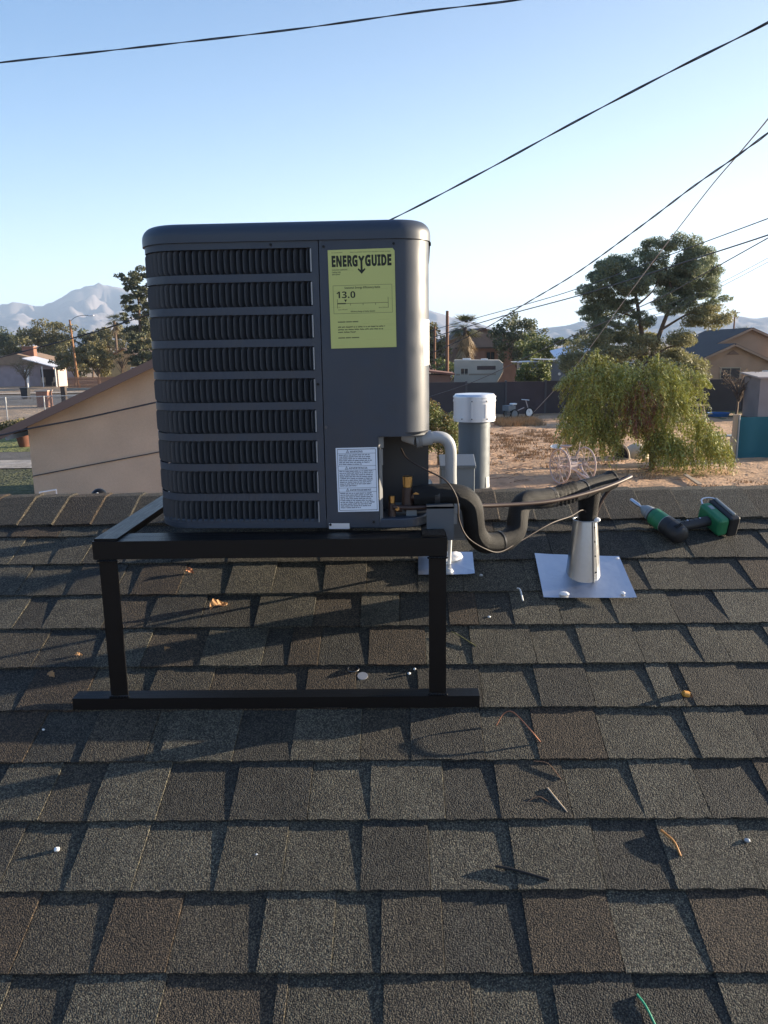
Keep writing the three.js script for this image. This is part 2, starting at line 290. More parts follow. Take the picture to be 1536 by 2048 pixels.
    const quad = (a, b, c, d, vs) => { P(a, vs && vs[0]); P(b, vs && vs[0]); P(c, vs && vs[1]); P(a, vs && vs[0]); P(c, vs && vs[1]); P(d, vs && vs[1]); };
    for (let i = 0; i < n; i++) { quad(top0[i], top0[i + 1], top1[i + 1], top1[i]); quad(bot[i], bot[i + 1], top0[i + 1], top0[i], [0.01, 0.02]); }
    const b1 = [u0, dTop, -0.012], b2 = [u1, dTop, -0.012];
    const sideUv = (a, k) => { pos.push(...onRoof(...a)); uv.push(ox + k, a[1] + oz); };
    for (const [a, b, c, d] of [[b1, bot[0], top0[0], top1[0]], [bot[n], b2, top1[n], top0[n]]]) { sideUv(a, 0); sideUv(b, 0); sideUv(c, 0.008); sideUv(a, 0); sideUv(c, 0.008); sideUv(d, 0.008); }
    return fromTris(pos, uv);
  }
  const rest = [[], [], [], [], [], []]; let made = 0;
  for (let r = 1; r < butt.length; r++) {
    const d0 = butt[r], d1 = butt[r - 1], vis = d0 > 1.1 ? 0.30 + d0 * 0.56 : 0;
    let e = known[d0] ? known[d0].slice() : [];
    if (!e.length) { let u = -1.75; while (u < 1.75) { const w = 0.12 + R() * 0.09; e.push(u, u + w); u += w + 0.12 + R() * 0.08; } }
    let u = e[0]; while (u > X0) { const a = u - 0.12 - R() * 0.08, b = a - 0.12 - R() * 0.09; e.unshift(b, a); u = b; }
    u = e[e.length - 1]; while (u < X1) { const a = u + 0.12 + R() * 0.08, b = a + 0.12 + R() * 0.09; e.push(a, b); u = b; }
    { const k = []; for (let i = 0; i < e.length; i += 2) if (e[i] > X0 + 0.01 && e[i + 1] < X1 - 0.01) k.push(e[i], e[i + 1]); e = k; }
    for (let i = 0; i < e.length - 1; i++) {
      const raised = i % 2 === 0, a = e[i] - (raised ? 0 : 0.002), b = e[i + 1] + (raised ? 0 : 0.002), det = (a + b) / 2 > -vis && (a + b) / 2 < vis;
      const q = R(), k = raised ? (q < 0.30 ? 0 : q < 0.50 ? 3 : q < 0.72 ? 1 : q < 0.86 ? 4 : 2) : (q < 0.36 ? 0 : q < 0.60 ? 2 : q < 0.80 ? 4 : q < 0.9 ? 5 : 3);
      const g = slabPiece(a, b, d0, d1, raised, det);
      if (det && made < 290) { mesh('shingle', g, M.shingle[k], house); made++; } else rest[k].push(g);
    }
  }
  rest.forEach((l, k) => { if (l.length) mesh('shingle_field', l, M.shingle[k], house).userData.kind = 'stuff'; });
  // ridge caps: bent over the ridge, each lapping the next one to the right
  const capAt = (u0, u1, k) => {
    const lift = 0.013, prof = []; for (const [f, d, h] of [[onRoof, 2.952, -0.004], [onRoof, 2.952, 0.0075], [onRoof, 3.06, 0.010], [onRoof, RD - 0.03, 0.012], [onBack, RD + 0.03, 0.012], [onBack, 3.28, 0.010], [onBack, 3.392, 0.0075], [onBack, 3.392, -0.004]]) prof.push([f, d, h]);
    const pos = [], uv = [], o = R() * 5; let s = 0;
    const at = (u, p, l) => p[0](u, p[1] + (R() - 0.5) * 0.0, p[2] + l);
    for (let i = 0; i < prof.length - 1; i++) {
      const a = at(u0, prof[i], 0), b = at(u1, prof[i], 0.0070), c = at(u1, prof[i + 1], 0.0070), d = at(u0, prof[i + 1], 0), s2 = s + Math.hypot(a[1] - d[1], a[2] - d[2]);
      pos.push(...a, ...b, ...c, ...a, ...c, ...d); uv.push(u0 + o, s, u1 + o, s, u1 + o, s2, u0 + o, s, u1 + o, s2, u0 + o, s2);
      const e = at(u1 + 0.008, prof[i], -0.003), f = at(u1 + 0.008, prof[i + 1], -0.003); pos.push(...b, ...e, ...f, ...b, ...f, ...c); uv.push(o, s, o + 0.01, s, o + 0.01, s2, o, s, o + 0.01, s2, o, s2); s = s2;
    }
    return fromTris(pos, uv);
  };
  const capsFar = [];
  for (let u = X0, i = 0; u < X1; i++) { const w = 0.143 + (R() - 0.5) * 0.012, g = capAt(u - 0.02, u + w, i); if (Math.abs(u) < 2.2) mesh('ridge_cap', g, M.shingle[[2, 0, 4, 1, 2, 4][Math.floor(R() * 6)]], house); else capsFar.push(g); u += w; }
  mesh('ridge_cap_row', capsFar, M.shingle[2], house).userData.kind = 'stuff';
}
// ---------- steel stand ----------
{
  const st = thing('equipment_stand', 'black angle iron stand holding the air conditioner above the roof', 'stand', [0, 0, 0]);
  const t = 0.006;
  const L = (w, v, f, len) => [box(len, v, t, 0, 0, 0), box(len, t, f, 0, v / 2 - t / 2, -f / 2 - t / 2 + 0.0005)];
  const bar = (name, cx, y0, y1, zf, len, f = 0.06) => mesh(name, [box(len, y1 - y0, t, cx, (y0 + y1) / 2, zf - t / 2), box(len, t, f, cx, y1 - t / 2, zf - t - f / 2)], M.blackSteel, st);
  bar('front_rail', -0.346, 3.649, 3.699, -2.050, 0.956, 0.09);
  const back = -2.965; mesh('back_rail', [box(0.956, 0.054, t, -0.346, 3.672, back), box(0.956, t, 0.08, -0.346, 3.696, back + 0.043)], M.blackSteel, st);
  for (const [x, s] of [[-0.823, 1], [0.131, -1]]) mesh('side_rail', [box(t, 0.053, 0.905, x + s * t / 2, 3.6725, -2.5095), box(0.062, t, 0.905, x + s * 0.034, 3.7022, -2.5095)], M.blackSteel, st);
  // legs: angle iron, flange towards the eye
  const leg = (x0, x1, z, y0, y1, side) => mesh('leg', [box(x1 - x0, y1 - y0, t, (x0 + x1) / 2, (y0 + y1) / 2, z - t / 2), box(t, y1 - y0, 0.044, side < 0 ? x0 + t / 2 : x1 - t / 2, (y0 + y1) / 2, z - t - 0.022)], M.blackSteel, st);
  leg(-0.812, -0.764, -2.0565, 3.252, 3.690, -1); leg(0.083, 0.130, -2.0565, 3.252, 3.690, 1);
  leg(-0.735, -0.690, -2.955, 3.56, 3.692, -1); leg(0.060, 0.105, -2.955, 3.56, 3.692, 1);
  const wb = (pts, n) => mesh('weld', pts.map((a, i) => { const g = new THREE.SphereGeometry(0.0042, 8, 6); g.scale(1.2, 0.8, 0.8); g.translate(...a); return g; }), M.blackSteel, st);
  for (const [x0, x1] of [[-0.812, -0.764], [0.083, 0.130]]) for (const y of [3.250, 3.645]) wb([0, 1, 2, 3, 4, 5, 6].map((i) => [x0 + (x1 - x0) * i / 6, y - 0.001, -2.052]));
  // feet: rails lying on the shingles
  bar('foot_rail', -0.348, 3.213, 3.247, -2.046, 1.142, 0.045);
  mesh('foot_rail', [box(0.86, 0.03, t, -0.315, 3.556, -2.948), box(0.86, t, 0.04, -0.315, 3.557, -2.971)], M.blackSteel, st);
}

// ---------- air conditioner ----------
function outline(w, d, rs, step = 0.004) {                 // rounded rectangle walked from the middle of its front towards the left (seen from the front)
  const [rfl, rbl, rbr, rfr] = rs, P = []; let s = 0, last = null;
  const add = (x, z, nx, nzz) => { if (last) s += Math.hypot(x - last[0], z - last[1]); P.push({ s, x, z, nx, nz: nzz }); last = [x, z]; };
  const line = (x0, z0, x1, z1, nx, nzz) => { const n = Math.max(1, Math.round(Math.hypot(x1 - x0, z1 - z0) / 0.02)); for (let i = 0; i <= n; i++) add(x0 + (x1 - x0) * i / n, z0 + (z1 - z0) * i / n, nx, nzz); };
  const arc = (cx, cz, r, a0, a1) => { for (let i = 1; i < 12; i++) { const a = a0 + (a1 - a0) * i / 12; add(cx + r * Math.cos(a), cz + r * Math.sin(a), Math.cos(a), Math.sin(a)); } };
  const H = Math.PI / 2;
  line(0, d / 2, -w / 2 + rfl, d / 2, 0, 1); arc(-w / 2 + rfl, d / 2 - rfl, rfl, H, 2 * H); line(-w / 2, d / 2 - rfl, -w / 2, -d / 2 + rbl, -1, 0); arc(-w / 2 + rbl, -d / 2 + rbl, rbl, 2 * H, 3 * H);
  line(-w / 2 + rbl, -d / 2, w / 2 - rbr, -d / 2, 0, -1); arc(w / 2 - rbr, -d / 2 + rbr, rbr, 3 * H, 4 * H); line(w / 2, -d / 2 + rbr, w / 2, d / 2 - rfr, 1, 0); arc(w / 2 - rfr, d / 2 - rfr, rfr, 0, H); line(w / 2 - rfr, d / 2, 0, d / 2, 0, 1);
  P.total = s; return P;
}
const walkAt = (P, s) => { s = ((s % P.total) + P.total) % P.total; let lo = 0, hi = P.length - 1; while (hi - lo > 1) { const m = (lo + hi) >> 1; if (P[m].s <= s) lo = m; else hi = m; } const a = P[lo], b = P[hi], t = b.s > a.s ? (s - a.s) / (b.s - a.s) : 0; const nx = a.nx + (b.nx - a.nx) * t, nzz = a.nz + (b.nz - a.nz) * t, l = Math.hypot(nx, nzz); return { x: a.x + (b.x - a.x) * t, z: a.z + (b.z - a.z) * t, nx: nx / l, nz: nzz / l }; };
function curvedSheet(P, s0, s1, y0, y1, off, thick) {      // sheet metal following the outline, outer face at off
  const ss = [s0]; for (let s = s0 + 0.012; s < s1 - 0.004; s += 0.012) ss.push(s); ss.push(s1);
  const pos = [], uv = [], nor = [];
  const pt = (s, y, o) => { const w = walkAt(P, s); return [w.x + w.nx * o, y, w.z + w.nz * o]; }, nm = (s, k) => { const w = walkAt(P, s); return [w.nx * k, 0, w.nz * k]; };
  const put = (p, n, u, v) => { pos.push(...p); nor.push(...n); uv.push(u, v); };
  for (let i = 0; i < ss.length - 1; i++) {
    const a = ss[i], b = ss[i + 1];
    for (const [o, k] of [[off, 1], [off - thick, -1]]) { const A = [pt(a, y0, o), nm(a, k), a, y0], B = [pt(b, y0, o), nm(b, k), b, y0], C = [pt(b, y1, o), nm(b, k), b, y1], D = [pt(a, y1, o), nm(a, k), a, y1]; (k > 0 ? [A, C, B, A, D, C] : [A, B, C, A, C, D]).forEach((q) => put(...q)); }
    for (const [y, k] of [[y1, 1], [y0, -1]]) { const n = [0, k, 0], A = [pt(a, y, off), n, a, y], B = [pt(b, y, off), n, b, y], C = [pt(b, y, off - thick), n, b, y], D = [pt(a, y, off - thick), n, a, y]; (k > 0 ? [A, C, B, A, D, C] : [A, B, C, A, C, D]).forEach((q) => put(...q)); }
  }
  for (const [s, k] of [[s0, 1], [s1, -1]]) { const w = walkAt(P, s), n = [w.nz * k, 0, -w.nx * k], A = [pt(s, y0, off), n, 0, y0], B = [pt(s, y0, off - thick), n, thick, y0], C = [pt(s, y1, off - thick), n, thick, y1], D = [pt(s, y1, off), n, 0, y1]; (k > 0 ? [A, B, C, A, C, D] : [A, C, B, A, D, C]).forEach((q) => put(...q)); }
  const g = new THREE.BufferGeometry(); g.setAttribute('position', new THREE.BufferAttribute(new Float32Array(pos), 3)); g.setAttribute('normal', new THREE.BufferAttribute(new Float32Array(nor), 3)); g.setAttribute('uv', new THREE.BufferAttribute(new Float32Array(uv), 2)); return g;
}
function roundRectShape(w, d, rs) {
  const P = outline(w, d, rs), s = new THREE.Shape(); P.forEach((p, i) => { if (i === 0) s.moveTo(p.x, p.z); else if (i < P.length - 1) s.lineTo(p.x, p.z); }); return s;
}
function canvas(w, h, draw) { const c = document.createElement('canvas'); c.width = w; c.height = h; draw(c.getContext('2d'), w, h); const t = new THREE.CanvasTexture(c); t.colorSpace = THREE.SRGBColorSpace; t.anisotropy = 8; return t; }
function textIn(g, str, x, y, maxW, font) { g.font = font; const w = g.measureText(str).width; g.save(); g.translate(x, y); g.scale(maxW / w, 1); g.fillText(str, 0, 0); g.restore(); }
function smallPrint(g, x, y, w, lh, lines, R, ink, h = 0.42) {   // lines of print too small to read: rows of letter-sized strokes
  g.fillStyle = ink; for (let i = 0; i < lines; i++) { let cx = x; const end = x + w * (i === lines - 1 ? 0.35 + 0.3 * R() : 0.86 + 0.14 * R()); while (cx < end) { let wl = 2 + Math.floor(R() * 8); while (wl-- > 0 && cx < end) { const cw = lh * (0.14 + 0.16 * R()); g.fillRect(cx, y + i * lh + lh * (R() < 0.3 ? -0.1 : 0), cw, lh * h); cx += cw + lh * 0.09; } cx += lh * 0.3; } }
}
{
  const W = 0.78, D = 0.74, rs = [0.125, 0.10, 0.10, 0.088], P = outline(W, D, rs), hw = W / 2, hd = D / 2;
  const ac = thing('air_conditioner', 'dark grey louvred air conditioner with a yellow energy label, standing on a steel frame', 'air conditioner', [-0.289, 3.7056, -2.515], rad(-2.0));
  const fsF = 0, flat = hw - rs[0], arcL = rs[0] * Math.PI / 2;                        // s = 0 is the middle of the front
  const seam = -0.1045;                                                                  // s of the seam beside the labels (to the right of the middle)
  const sEnd = flat + arcL + (D - rs[0] - rs[1]);                                        // end of the left side
  // base pan and cap
  { const s = roundRectShape(W - 0.012, D - 0.012, rs.map((r) => r - 0.006)), g = new THREE.ExtrudeGeometry(s, { depth: 0.020, bevelEnabled: true, bevelSize: 0.004, bevelThickness: 0.004, bevelSegments: 2 }); g.rotateX(Math.PI / 2); g.translate(0, 0.025, 0); mesh('base_pan', g, M.unit, ac); }
  { // pressed cap with a rolled edge
    const prof = [[-0.004, 0.7686], [0.0055, 0.7686], [0.0055, 0.785]]; for (let i = 1; i <= 7; i++) { const a = i / 7 * Math.PI / 2; prof.push([0.0055 - 0.032 * (1 - Math.cos(a)), 0.785 + 0.034 * Math.sin(a)]); } prof.push([-0.045, 0.8195]);
    const pos = [], pt = (w, q) => [w.x + w.nx * q[0], q[1], w.z + w.nz * q[0]], nrm = [], last = prof.length - 1;
    const pn = prof.map((q, i) => { const A = prof[Math.max(0, i - 1)], B = prof[Math.min(last, i + 1)]; const l = Math.hypot(B[0] - A[0], B[1] - A[1]); return i < 2 ? [1, 0] : [(B[1] - A[1]) / l, -(B[0] - A[0]) / l]; });
    const nn = (w, q) => [w.nx * q[0], q[1], w.nz * q[0]];
    for (let i = 0; i < P.length - 1; i++) for (let k = 0; k < last; k++) { const A = P[i], B = P[i + 1], q = [[A, k], [B, k + 1], [B, k], [A, k], [A, k + 1], [B, k + 1]]; for (const [w, j] of q) { pos.push(...pt(w, prof[j])); nrm.push(...(k === 0 ? [0, -1, 0] : nn(w, pn[j]))); } }
    const g = new THREE.BufferGeometry(); g.setAttribute('position', new THREE.BufferAttribute(new Float32Array(pos), 3)); g.setAttribute('normal', new THREE.BufferAttribute(new Float32Array(nrm), 3)); g.setAttribute('uv', new THREE.BufferAttribute(new Float32Array(pos.length / 3 * 2), 2));
    const sh = new THREE.Shape(); P.forEach((p, i) => { if (i < P.length - 1) sh[i ? 'lineTo' : 'moveTo'](p.x - p.nx * 0.045, -(p.z - p.nz * 0.045)); }); const tp = new THREE.ShapeGeometry(sh); tp.rotateX(-Math.PI / 2); tp.translate(0, 0.8195, 0);
    const cap = mesh('top_cap', [g, tp], M.unit, ac);
    const rings = []; for (let r = 0.06; r < 0.30; r += 0.03) { const t = new THREE.TorusGeometry(r, 0.0025, 6, 48); t.rotateX(Math.PI / 2); t.translate(0, 0.819, 0); rings.push(t); } for (let i = 0; i < 8; i++) { const a = i * Math.PI / 4; rings.push(rod([0.05 * Math.cos(a), 0.819, 0.05 * Math.sin(a)], [0.295 * Math.cos(a), 0.819, 0.295 * Math.sin(a)], 0.0025, 6)); } mesh('fan_guard', rings, M.blackSteel, cap); }
  // coil and shroud behind the louvres
  const inner = outline(W - 0.056, D - 0.056, rs.map((r) => Math.max(0.03, r - 0.028)));
  mesh('coil', [curvedSheet(inner, seam + 0.01, inner.total - 0.55, 0.03, 0.765, 0, 0.01)], M.coil, ac);
  // louvre panels: nine bands of vertical louvres between plain strips
  const y0 = 0.020, yTop = 0.7685, pitch = 0.0837, lh = 0.0636, b0 = 0.0178, post = 0.020;
  const strips = [], right = P.total - 0.02;
  const bandY = (i) => b0 + (8 - i) * pitch;
  const stripsFor = (s0, s1) => { const l = []; for (let i = 0; i <= 9; i++) { const a = i === 9 ? 0.004 : bandY(i) + lh, b = i === 0 ? yTop : i === 9 ? bandY(8) : bandY(i - 1); if (b > a) l.push(curvedSheet(P, s0, s1, a, b, 0, 0.0015)); } return l; };
  const panel = mesh('louvre_panel', [...stripsFor(seam + post, sEnd + 0.12), curvedSheet(P, seam + 0.0012, seam + post, 0.004, yTop, 0, 0.02)], M.unit, ac);
  for (let i = 0; i < 9; i++) { const g = box(0.0022, 0.058, 0.006, 0, 0, 0, 0.5); const w = walkAt(P, seam + post + 0.0015); g.translate(w.x, bandY(i) + lh / 2, w.z + 0.0008); mesh('cut_edge', g, mat(0.34, 0.35, 0.36, 0.35, 0.3), panel); }
  // one louvre: a bent blade with rounded outer corners
  const bl = (() => { const r = 0.012, d = 0.0225, h = lh - 0.0003, pts = [[0, -h / 2]]; for (let i = 0; i <= 4; i++) { const a = -Math.PI / 2 + i * Math.PI / 8; pts.push([d - r + r * Math.cos(a), -h / 2 + r + r * Math.sin(a)]); } for (let i = 0; i <= 4; i++) { const a = i * Math.PI / 8; pts.push([d - r + r * Math.cos(a), h / 2 - r + r * Math.sin(a)]); } pts.push([0, h / 2]); const g = prism(pts, 0.0016); g.translate(-d, 0, 0); return boxUV(g); })();  // blade in its own x (outwards) and y (up)
  const dx = 0.01675, place = (s, y) => { const w = walkAt(P, s), m = new THREE.Matrix4(), out = V(w.nx, 0, w.nz), left = V(-w.nz, 0, w.nx), X = out.clone().multiplyScalar(Math.cos(rad(30))).addScaledVector(left, Math.sin(rad(30))), Y = V(0, 1, 0), Z = X.clone().cross(Y); m.makeBasis(X, Y, Z); m.setPosition(w.x + out.x * 0.0008, y, w.z + out.z * 0.0008); return m; };
  const restL = []; let cnt = 0;
  for (let i = 0; i < 9; i++) { let k = 0; for (let s = seam + post + 0.012; s < sEnd; s += dx, k++) {
    const m = place(s, bandY(i) + lh / 2);
    if (s < flat + arcL + 0.004) { const o = new THREE.Mesh(bl, M.louver); o.name = 'louvre'; o.applyMatrix4(m); o.castShadow = o.receiveShadow = true; panel.add(o); cnt++; } else restL.push(bl.clone().applyMatrix4(m)); } }
  mesh('louvre_bank', restL, M.louver, panel).userData.kind = 'stuff';
  // back and far side: plain sheet with a few bands
  mesh('rear_panel', [curvedSheet(P, sEnd + 0.12, P.total - (hw - rs[3]) - rs[3] * Math.PI / 2 - 0.40, 0.004, yTop, 0, 0.0015)], M.unit, ac);
  // right hand corner: upper control panel, lower service panel, open valve corner
  const sR = P.total - 0.086, sFlatEnd = P.total - (hw - rs[3]), sArcEnd = sFlatEnd - rs[3] * Math.PI / 2;
  const cp = mesh('control_panel', [curvedSheet(P, sArcEnd - 0.40, P.total + seam - 0.0012, 0.257, 0.7685, 0.0008, 0.0014)], M.unit, ac);
  mesh('panel_floor', (() => { const g = new THREE.ExtrudeGeometry(roundRectShape(W - 0.01, D - 0.01, rs.map((r) => r - 0.005)), { depth: 0.003, bevelEnabled: false }); g.rotateX(Math.PI / 2); g.scale(0.33, 1, 0.5); g.translate(0.260, 0.268, 0.185); return g; })(), M.coil, ac);
  const sp = mesh('service_panel', [curvedSheet(P, P.total - 0.2515, P.total + seam - 0.0012, 0.006, 0.2605, 0.0004, 0.0014), box(0.0015, 0.2545, 0.030, 0.251, 0.1333, hd - 0.0165)], M.unit, ac);
  mesh('return_flange', [box(0.013, 0.165, 0.0012, 0.257, 0.100, hd - 0.0065, rad(52)), box(0.020, 0.030, 0.0012, 0.259, 0.240, hd - 0.009, rad(50)), box(0.016, 0.045, 0.0012, 0.258, 0.200, hd - 0.0075, rad(52))], mat(0.16, 0.165, 0.17, 0.45), ac);
  mesh('recess_wall', [box(0.136, 0.262, 0.002, 0.321, 0.133, hd - 0.135), box(0.002, 0.262, 0.104, 0.252, 0.133, hd - 0.0845), box(0.002, 0.262, 0.40, hw - 0.002, 0.133, hd - 0.336)], M.coil, ac);
  // screws and knobs
  const screw = (x, y, z, r, turn) => { const g = new THREE.CylinderGeometry(r, r, 0.006, 6); g.rotateX(Math.PI / 2); if (turn) g.rotateY(turn); g.translate(x, y, z); return g; };
  mesh('screw', screw(-0.155, 0.781, hd + 0.000, 0.0045), M.blackSteel, ac);
  mesh('screw', screw(-hw + 0.004, 0.775, hd - 0.115, 0.006, -1.2), M.blackSteel, ac); mesh('screw', screw(hw + 0.004, 0.765, hd - 0.10, 0.005, 1.4), M.blackSteel, ac);
  for (const [x, y] of [[0.118, 0.752], [0.30, 0.756], [-0.02, 0.760], [0.115, 0.013], [0.236, 0.020]]) mesh('screw', screw(x, y, hd + 0.0005, 0.0038), M.blackSteel, ac);
  mesh('screw', screw(0.1105, 0.284, hd + 0.001, 0.0045), M.screw, ac); mesh('screw', screw(0.0925, 0.40, hd, 0.004), M.blackSteel, ac);
  // yellow energy label
  const eg = canvas(720, 1040, (g, w, h) => {
    g.fillStyle = '#c6c878'; g.fillRect(0, 0, w, h); const ink = '#1d2210', R = rng(5); g.fillStyle = ink; g.textBaseline = 'alphabetic';
    textIn(g, 'U.S. Government', 40, 34, 120, '16px sans-serif'); textIn(g, 'Federal law prohibits removal of this label before consumer purchase.', 240, 34, 440, '16px sans-serif');
    g.font = 'bold 128px sans-serif'; g.lineWidth = 9; g.strokeStyle = ink; g.lineJoin = 'miter';
    const word = (s, x, ww) => { g.font = 'bold 140px sans-serif'; const k = ww / g.measureText(s).width; g.save(); g.translate(x, 172); g.scale(k, 1.08); g.fillText(s, 0, 0); g.strokeText(s, 0, 0); g.restore(); };
    word('ENERG', 34, 290); word('GUIDE', 398, 290);
    g.lineWidth = 22; g.beginPath(); g.moveTo(336, 70); g.lineTo(361, 118); g.lineTo(361, 226); g.moveTo(388, 70); g.lineTo(361, 118); g.stroke(); g.beginPath(); g.moveTo(361, 256); g.lineTo(318, 208); g.lineTo(326, 196); g.lineTo(361, 222); g.lineTo(396, 196); g.lineTo(404, 208); g.fill();
    textIn(g, 'Central Air Conditioner', 38, 214, 170, 'bold 20px sans-serif'); textIn(g, 'Cooling Only', 38, 238, 95, 'bold 20px sans-serif'); textIn(g, 'Split System', 38, 260, 88, 'bold 20px sans-serif');
    g.lineWidth = 2.5; g.strokeRect(44, 372, 640, 296);
    textIn(g, 'Seasonal Energy Efficiency Ratio', 168, 408, 390, 'bold 30px sans-serif');
    textIn(g, '13.0', 74, 504, 214, 'bold 96px sans-serif');
    g.beginPath(); g.moveTo(160, 520); g.lineTo(192, 520); g.lineTo(176, 548); g.fill();
    g.lineWidth = 4; g.beginPath(); g.moveTo(86, 514); g.lineTo(86, 612); g.moveTo(86, 562); g.lineTo(640, 562); g.moveTo(640, 504); g.lineTo(640, 618); for (const x of [228, 366, 502]) { g.moveTo(x, 562); g.lineTo(x, 584); } g.stroke(); g.fillRect(86, 556, 92, 12);
    textIn(g, '13.0', 90, 606, 26, '15px sans-serif'); textIn(g, 'Least Efficient', 90, 632, 104, '17px sans-serif'); textIn(g, 'Most Efficient', 536, 620, 100, '17px sans-serif'); textIn(g, 'Efficiency Range of Similar Models', 228, 656, 268, 'bold 20px sans-serif');
    smallPrint(g, 84, 752, 370, 26, 1, () => 0.99 * R() * 0.5 + 0.5, ink); smallPrint(g, 84, 808, 512, 27, 3, R, ink); smallPrint(g, 84, 922, 380, 26, 1, () => 0.6 + 0.4 * R(), ink);
    g.globalAlpha = 0.10; g.fillStyle = '#58601c'; for (let i = 0; i < 40; i++) g.fillRect(R() * w, R() * h, 40 + R() * 160, 2 + R() * 3); g.globalAlpha = 1;
  });
  { const w = 0.1735, h = 0.2500, sh = new THREE.Shape(); [[-w / 2, -h / 2], [w / 2, -h / 2], [w / 2 + 0.0002, h / 2 - 0.006], [w / 2 - 0.005, h / 2 + 0.0005], [-w / 2, h / 2]].forEach((q, i) => i ? sh.lineTo(...q) : sh.moveTo(...q)); const g = new THREE.ExtrudeGeometry(sh, { depth: 0.0005, bevelEnabled: false }); const p = g.attributes.position, uv = g.attributes.uv; for (let i = 0; i < p.count; i++) { uv.setXY(i, p.getX(i) / w + 0.5, p.getY(i) / h + 0.5); p.setZ(i, p.getZ(i) + 0.0008 * Math.sin(p.getY(i) * 30)); } g.rotateZ(rad(0.6)); g.translate(0.2165, 0.6188, hd + 0.0022);
    const o = mesh('energy_label', g, new THREE.MeshStandardMaterial({ map: eg, roughness: 0.6 }), cp); o.userData.label = 'yellow energy label with the number 13.0'; }
  const wl = canvas(512, 760, (g, w, h) => {
    g.fillStyle = '#e4eaf2'; g.fillRect(0, 0, w, h); const ink = '#2a3242', R = rng(9); g.strokeStyle = ink; g.lineWidth = 5; g.strokeRect(20, 18, w - 40, h - 36);
    const head = (s, y, x, ww) => { g.fillStyle = ink; textIn(g, s, x + 46, y, ww, 'bold 34px sans-serif'); g.lineWidth = 4; g.beginPath(); g.moveTo(x, y); g.lineTo(x + 18, y - 32); g.lineTo(x + 36, y); g.closePath(); g.stroke(); g.fillRect(x + 16, y - 21, 4, 12); g.fillRect(x + 16, y - 7, 4, 4); g.lineWidth = 3; g.beginPath(); g.moveTo(20, y + 10); g.lineTo(w - 20, y + 10); g.moveTo(20, y - 38); g.lineTo(w - 20, y - 38); g.stroke(); };
    head('WARNING', 58, 128, 160); smallPrint(g, 36, 80, 432, 22, 6, R, ink, 0.52); head('ADVERTENCIA', 252, 108, 232); smallPrint(g, 36, 272, 432, 21.5, 9, R, ink, 0.52); head('AVERTISSEMENT', 512, 112, 268); smallPrint(g, 36, 534, 432, 21.5, 9, R, ink, 0.52);
  });
  { const g = new THREE.BoxGeometry(0.113, 0.178, 0.0006); g.rotateZ(rad(0.8)); g.translate(0.193, 0.139, hd + 0.0016); const o = mesh('warning_label', g, new THREE.MeshStandardMaterial({ map: wl, roughness: 0.55 }), sp); o.userData.label = 'white warning label in three languages'; }
  mesh('sticker', curvedSheet(P, sArcEnd - 0.012, sArcEnd + 0.052, 0.445, 0.566, 0.0016, 0.0006), M.white, cp);
  mesh('name_plate', rbox(0.058, 0.017, 0.002, 0.0008, 0.1395, 0.0085, hd - 0.0005), M.alum, ac);
  // service valves in the open corner
  const hex = (r, h, x, y, z) => { const g = new THREE.CylinderGeometry(r, r * 0.97, h, 6); g.translate(x, y, z); return g; };
  for (const [x, y, z, k, l, n] of [[0.3295, 0.095, hd - 0.055, 1.25, 'large', 0], [0.2855, 0.058, hd - 0.036, 0.82, 'small', 1]]) {
    const v = new THREE.Group(); v.name = 'service_valve'; v.position.set(x, y, z); ac.add(v);
    mesh('cap', [hex(0.0125 * k, 0.018 * k, 0, 0.026 * k, 0), cyl(0.010 * k, 0.010 * k, 0.01 * k, 0, 0.011 * k, 0, 14)], M.brass, v);
    mesh('valve_body', [cyl(0.014 * k, 0.012 * k, 0.05 * k, 0, -0.040 * k, 0, 16), rod([0, -0.012 * k, 0], [0.035 * k, -0.012 * k, 0.0], 0.010 * k, 12), rod([0, -0.03 * k, 0], [0, -0.05, -0.02], 0.011 * k, 12)], M.copperDull, v);
    const gp = hex(0.0078 * k, 0.012, 0, 0, 0); gp.rotateX(Math.PI / 2); gp.translate(0.019 * k, -0.006 * k, 0.012 * k); mesh('gauge_port', gp, M.brass, v);
  }
  mesh('valve_bracket', [box(0.05, 0.05, 0.003, 0.318, 0.035, hd - 0.075), box(0.03, 0.02, 0.02, 0.34, 0.035, hd - 0.05)], M.greySteel, ac);
}
function limbTube(pts, r0, r1, seg = 24, rs = 18) { const c = new THREE.CatmullRomCurve3(pts.map(V3)), g = new THREE.TubeGeometry(c, seg, 1, rs, false), p = g.attributes.position, q = V(0, 0, 0); for (let i = 0; i <= seg; i++) { c.getPointAt(i / seg, q); const r = r0 + (r1 - r0) * i / seg; for (let k = 0; k <= rs; k++) { const j = i * (rs + 1) + k, w = r * (1 + 0.06 * fbm(i * 0.5, k * 0.4, 3, 2)); p.setXYZ(j, q.x + (p.getX(j) - q.x) * w, q.y + (p.getY(j) - q.y) * w, q.z + (p.getZ(j) - q.z) * w); } } g.computeVertexNormals(); return g; }
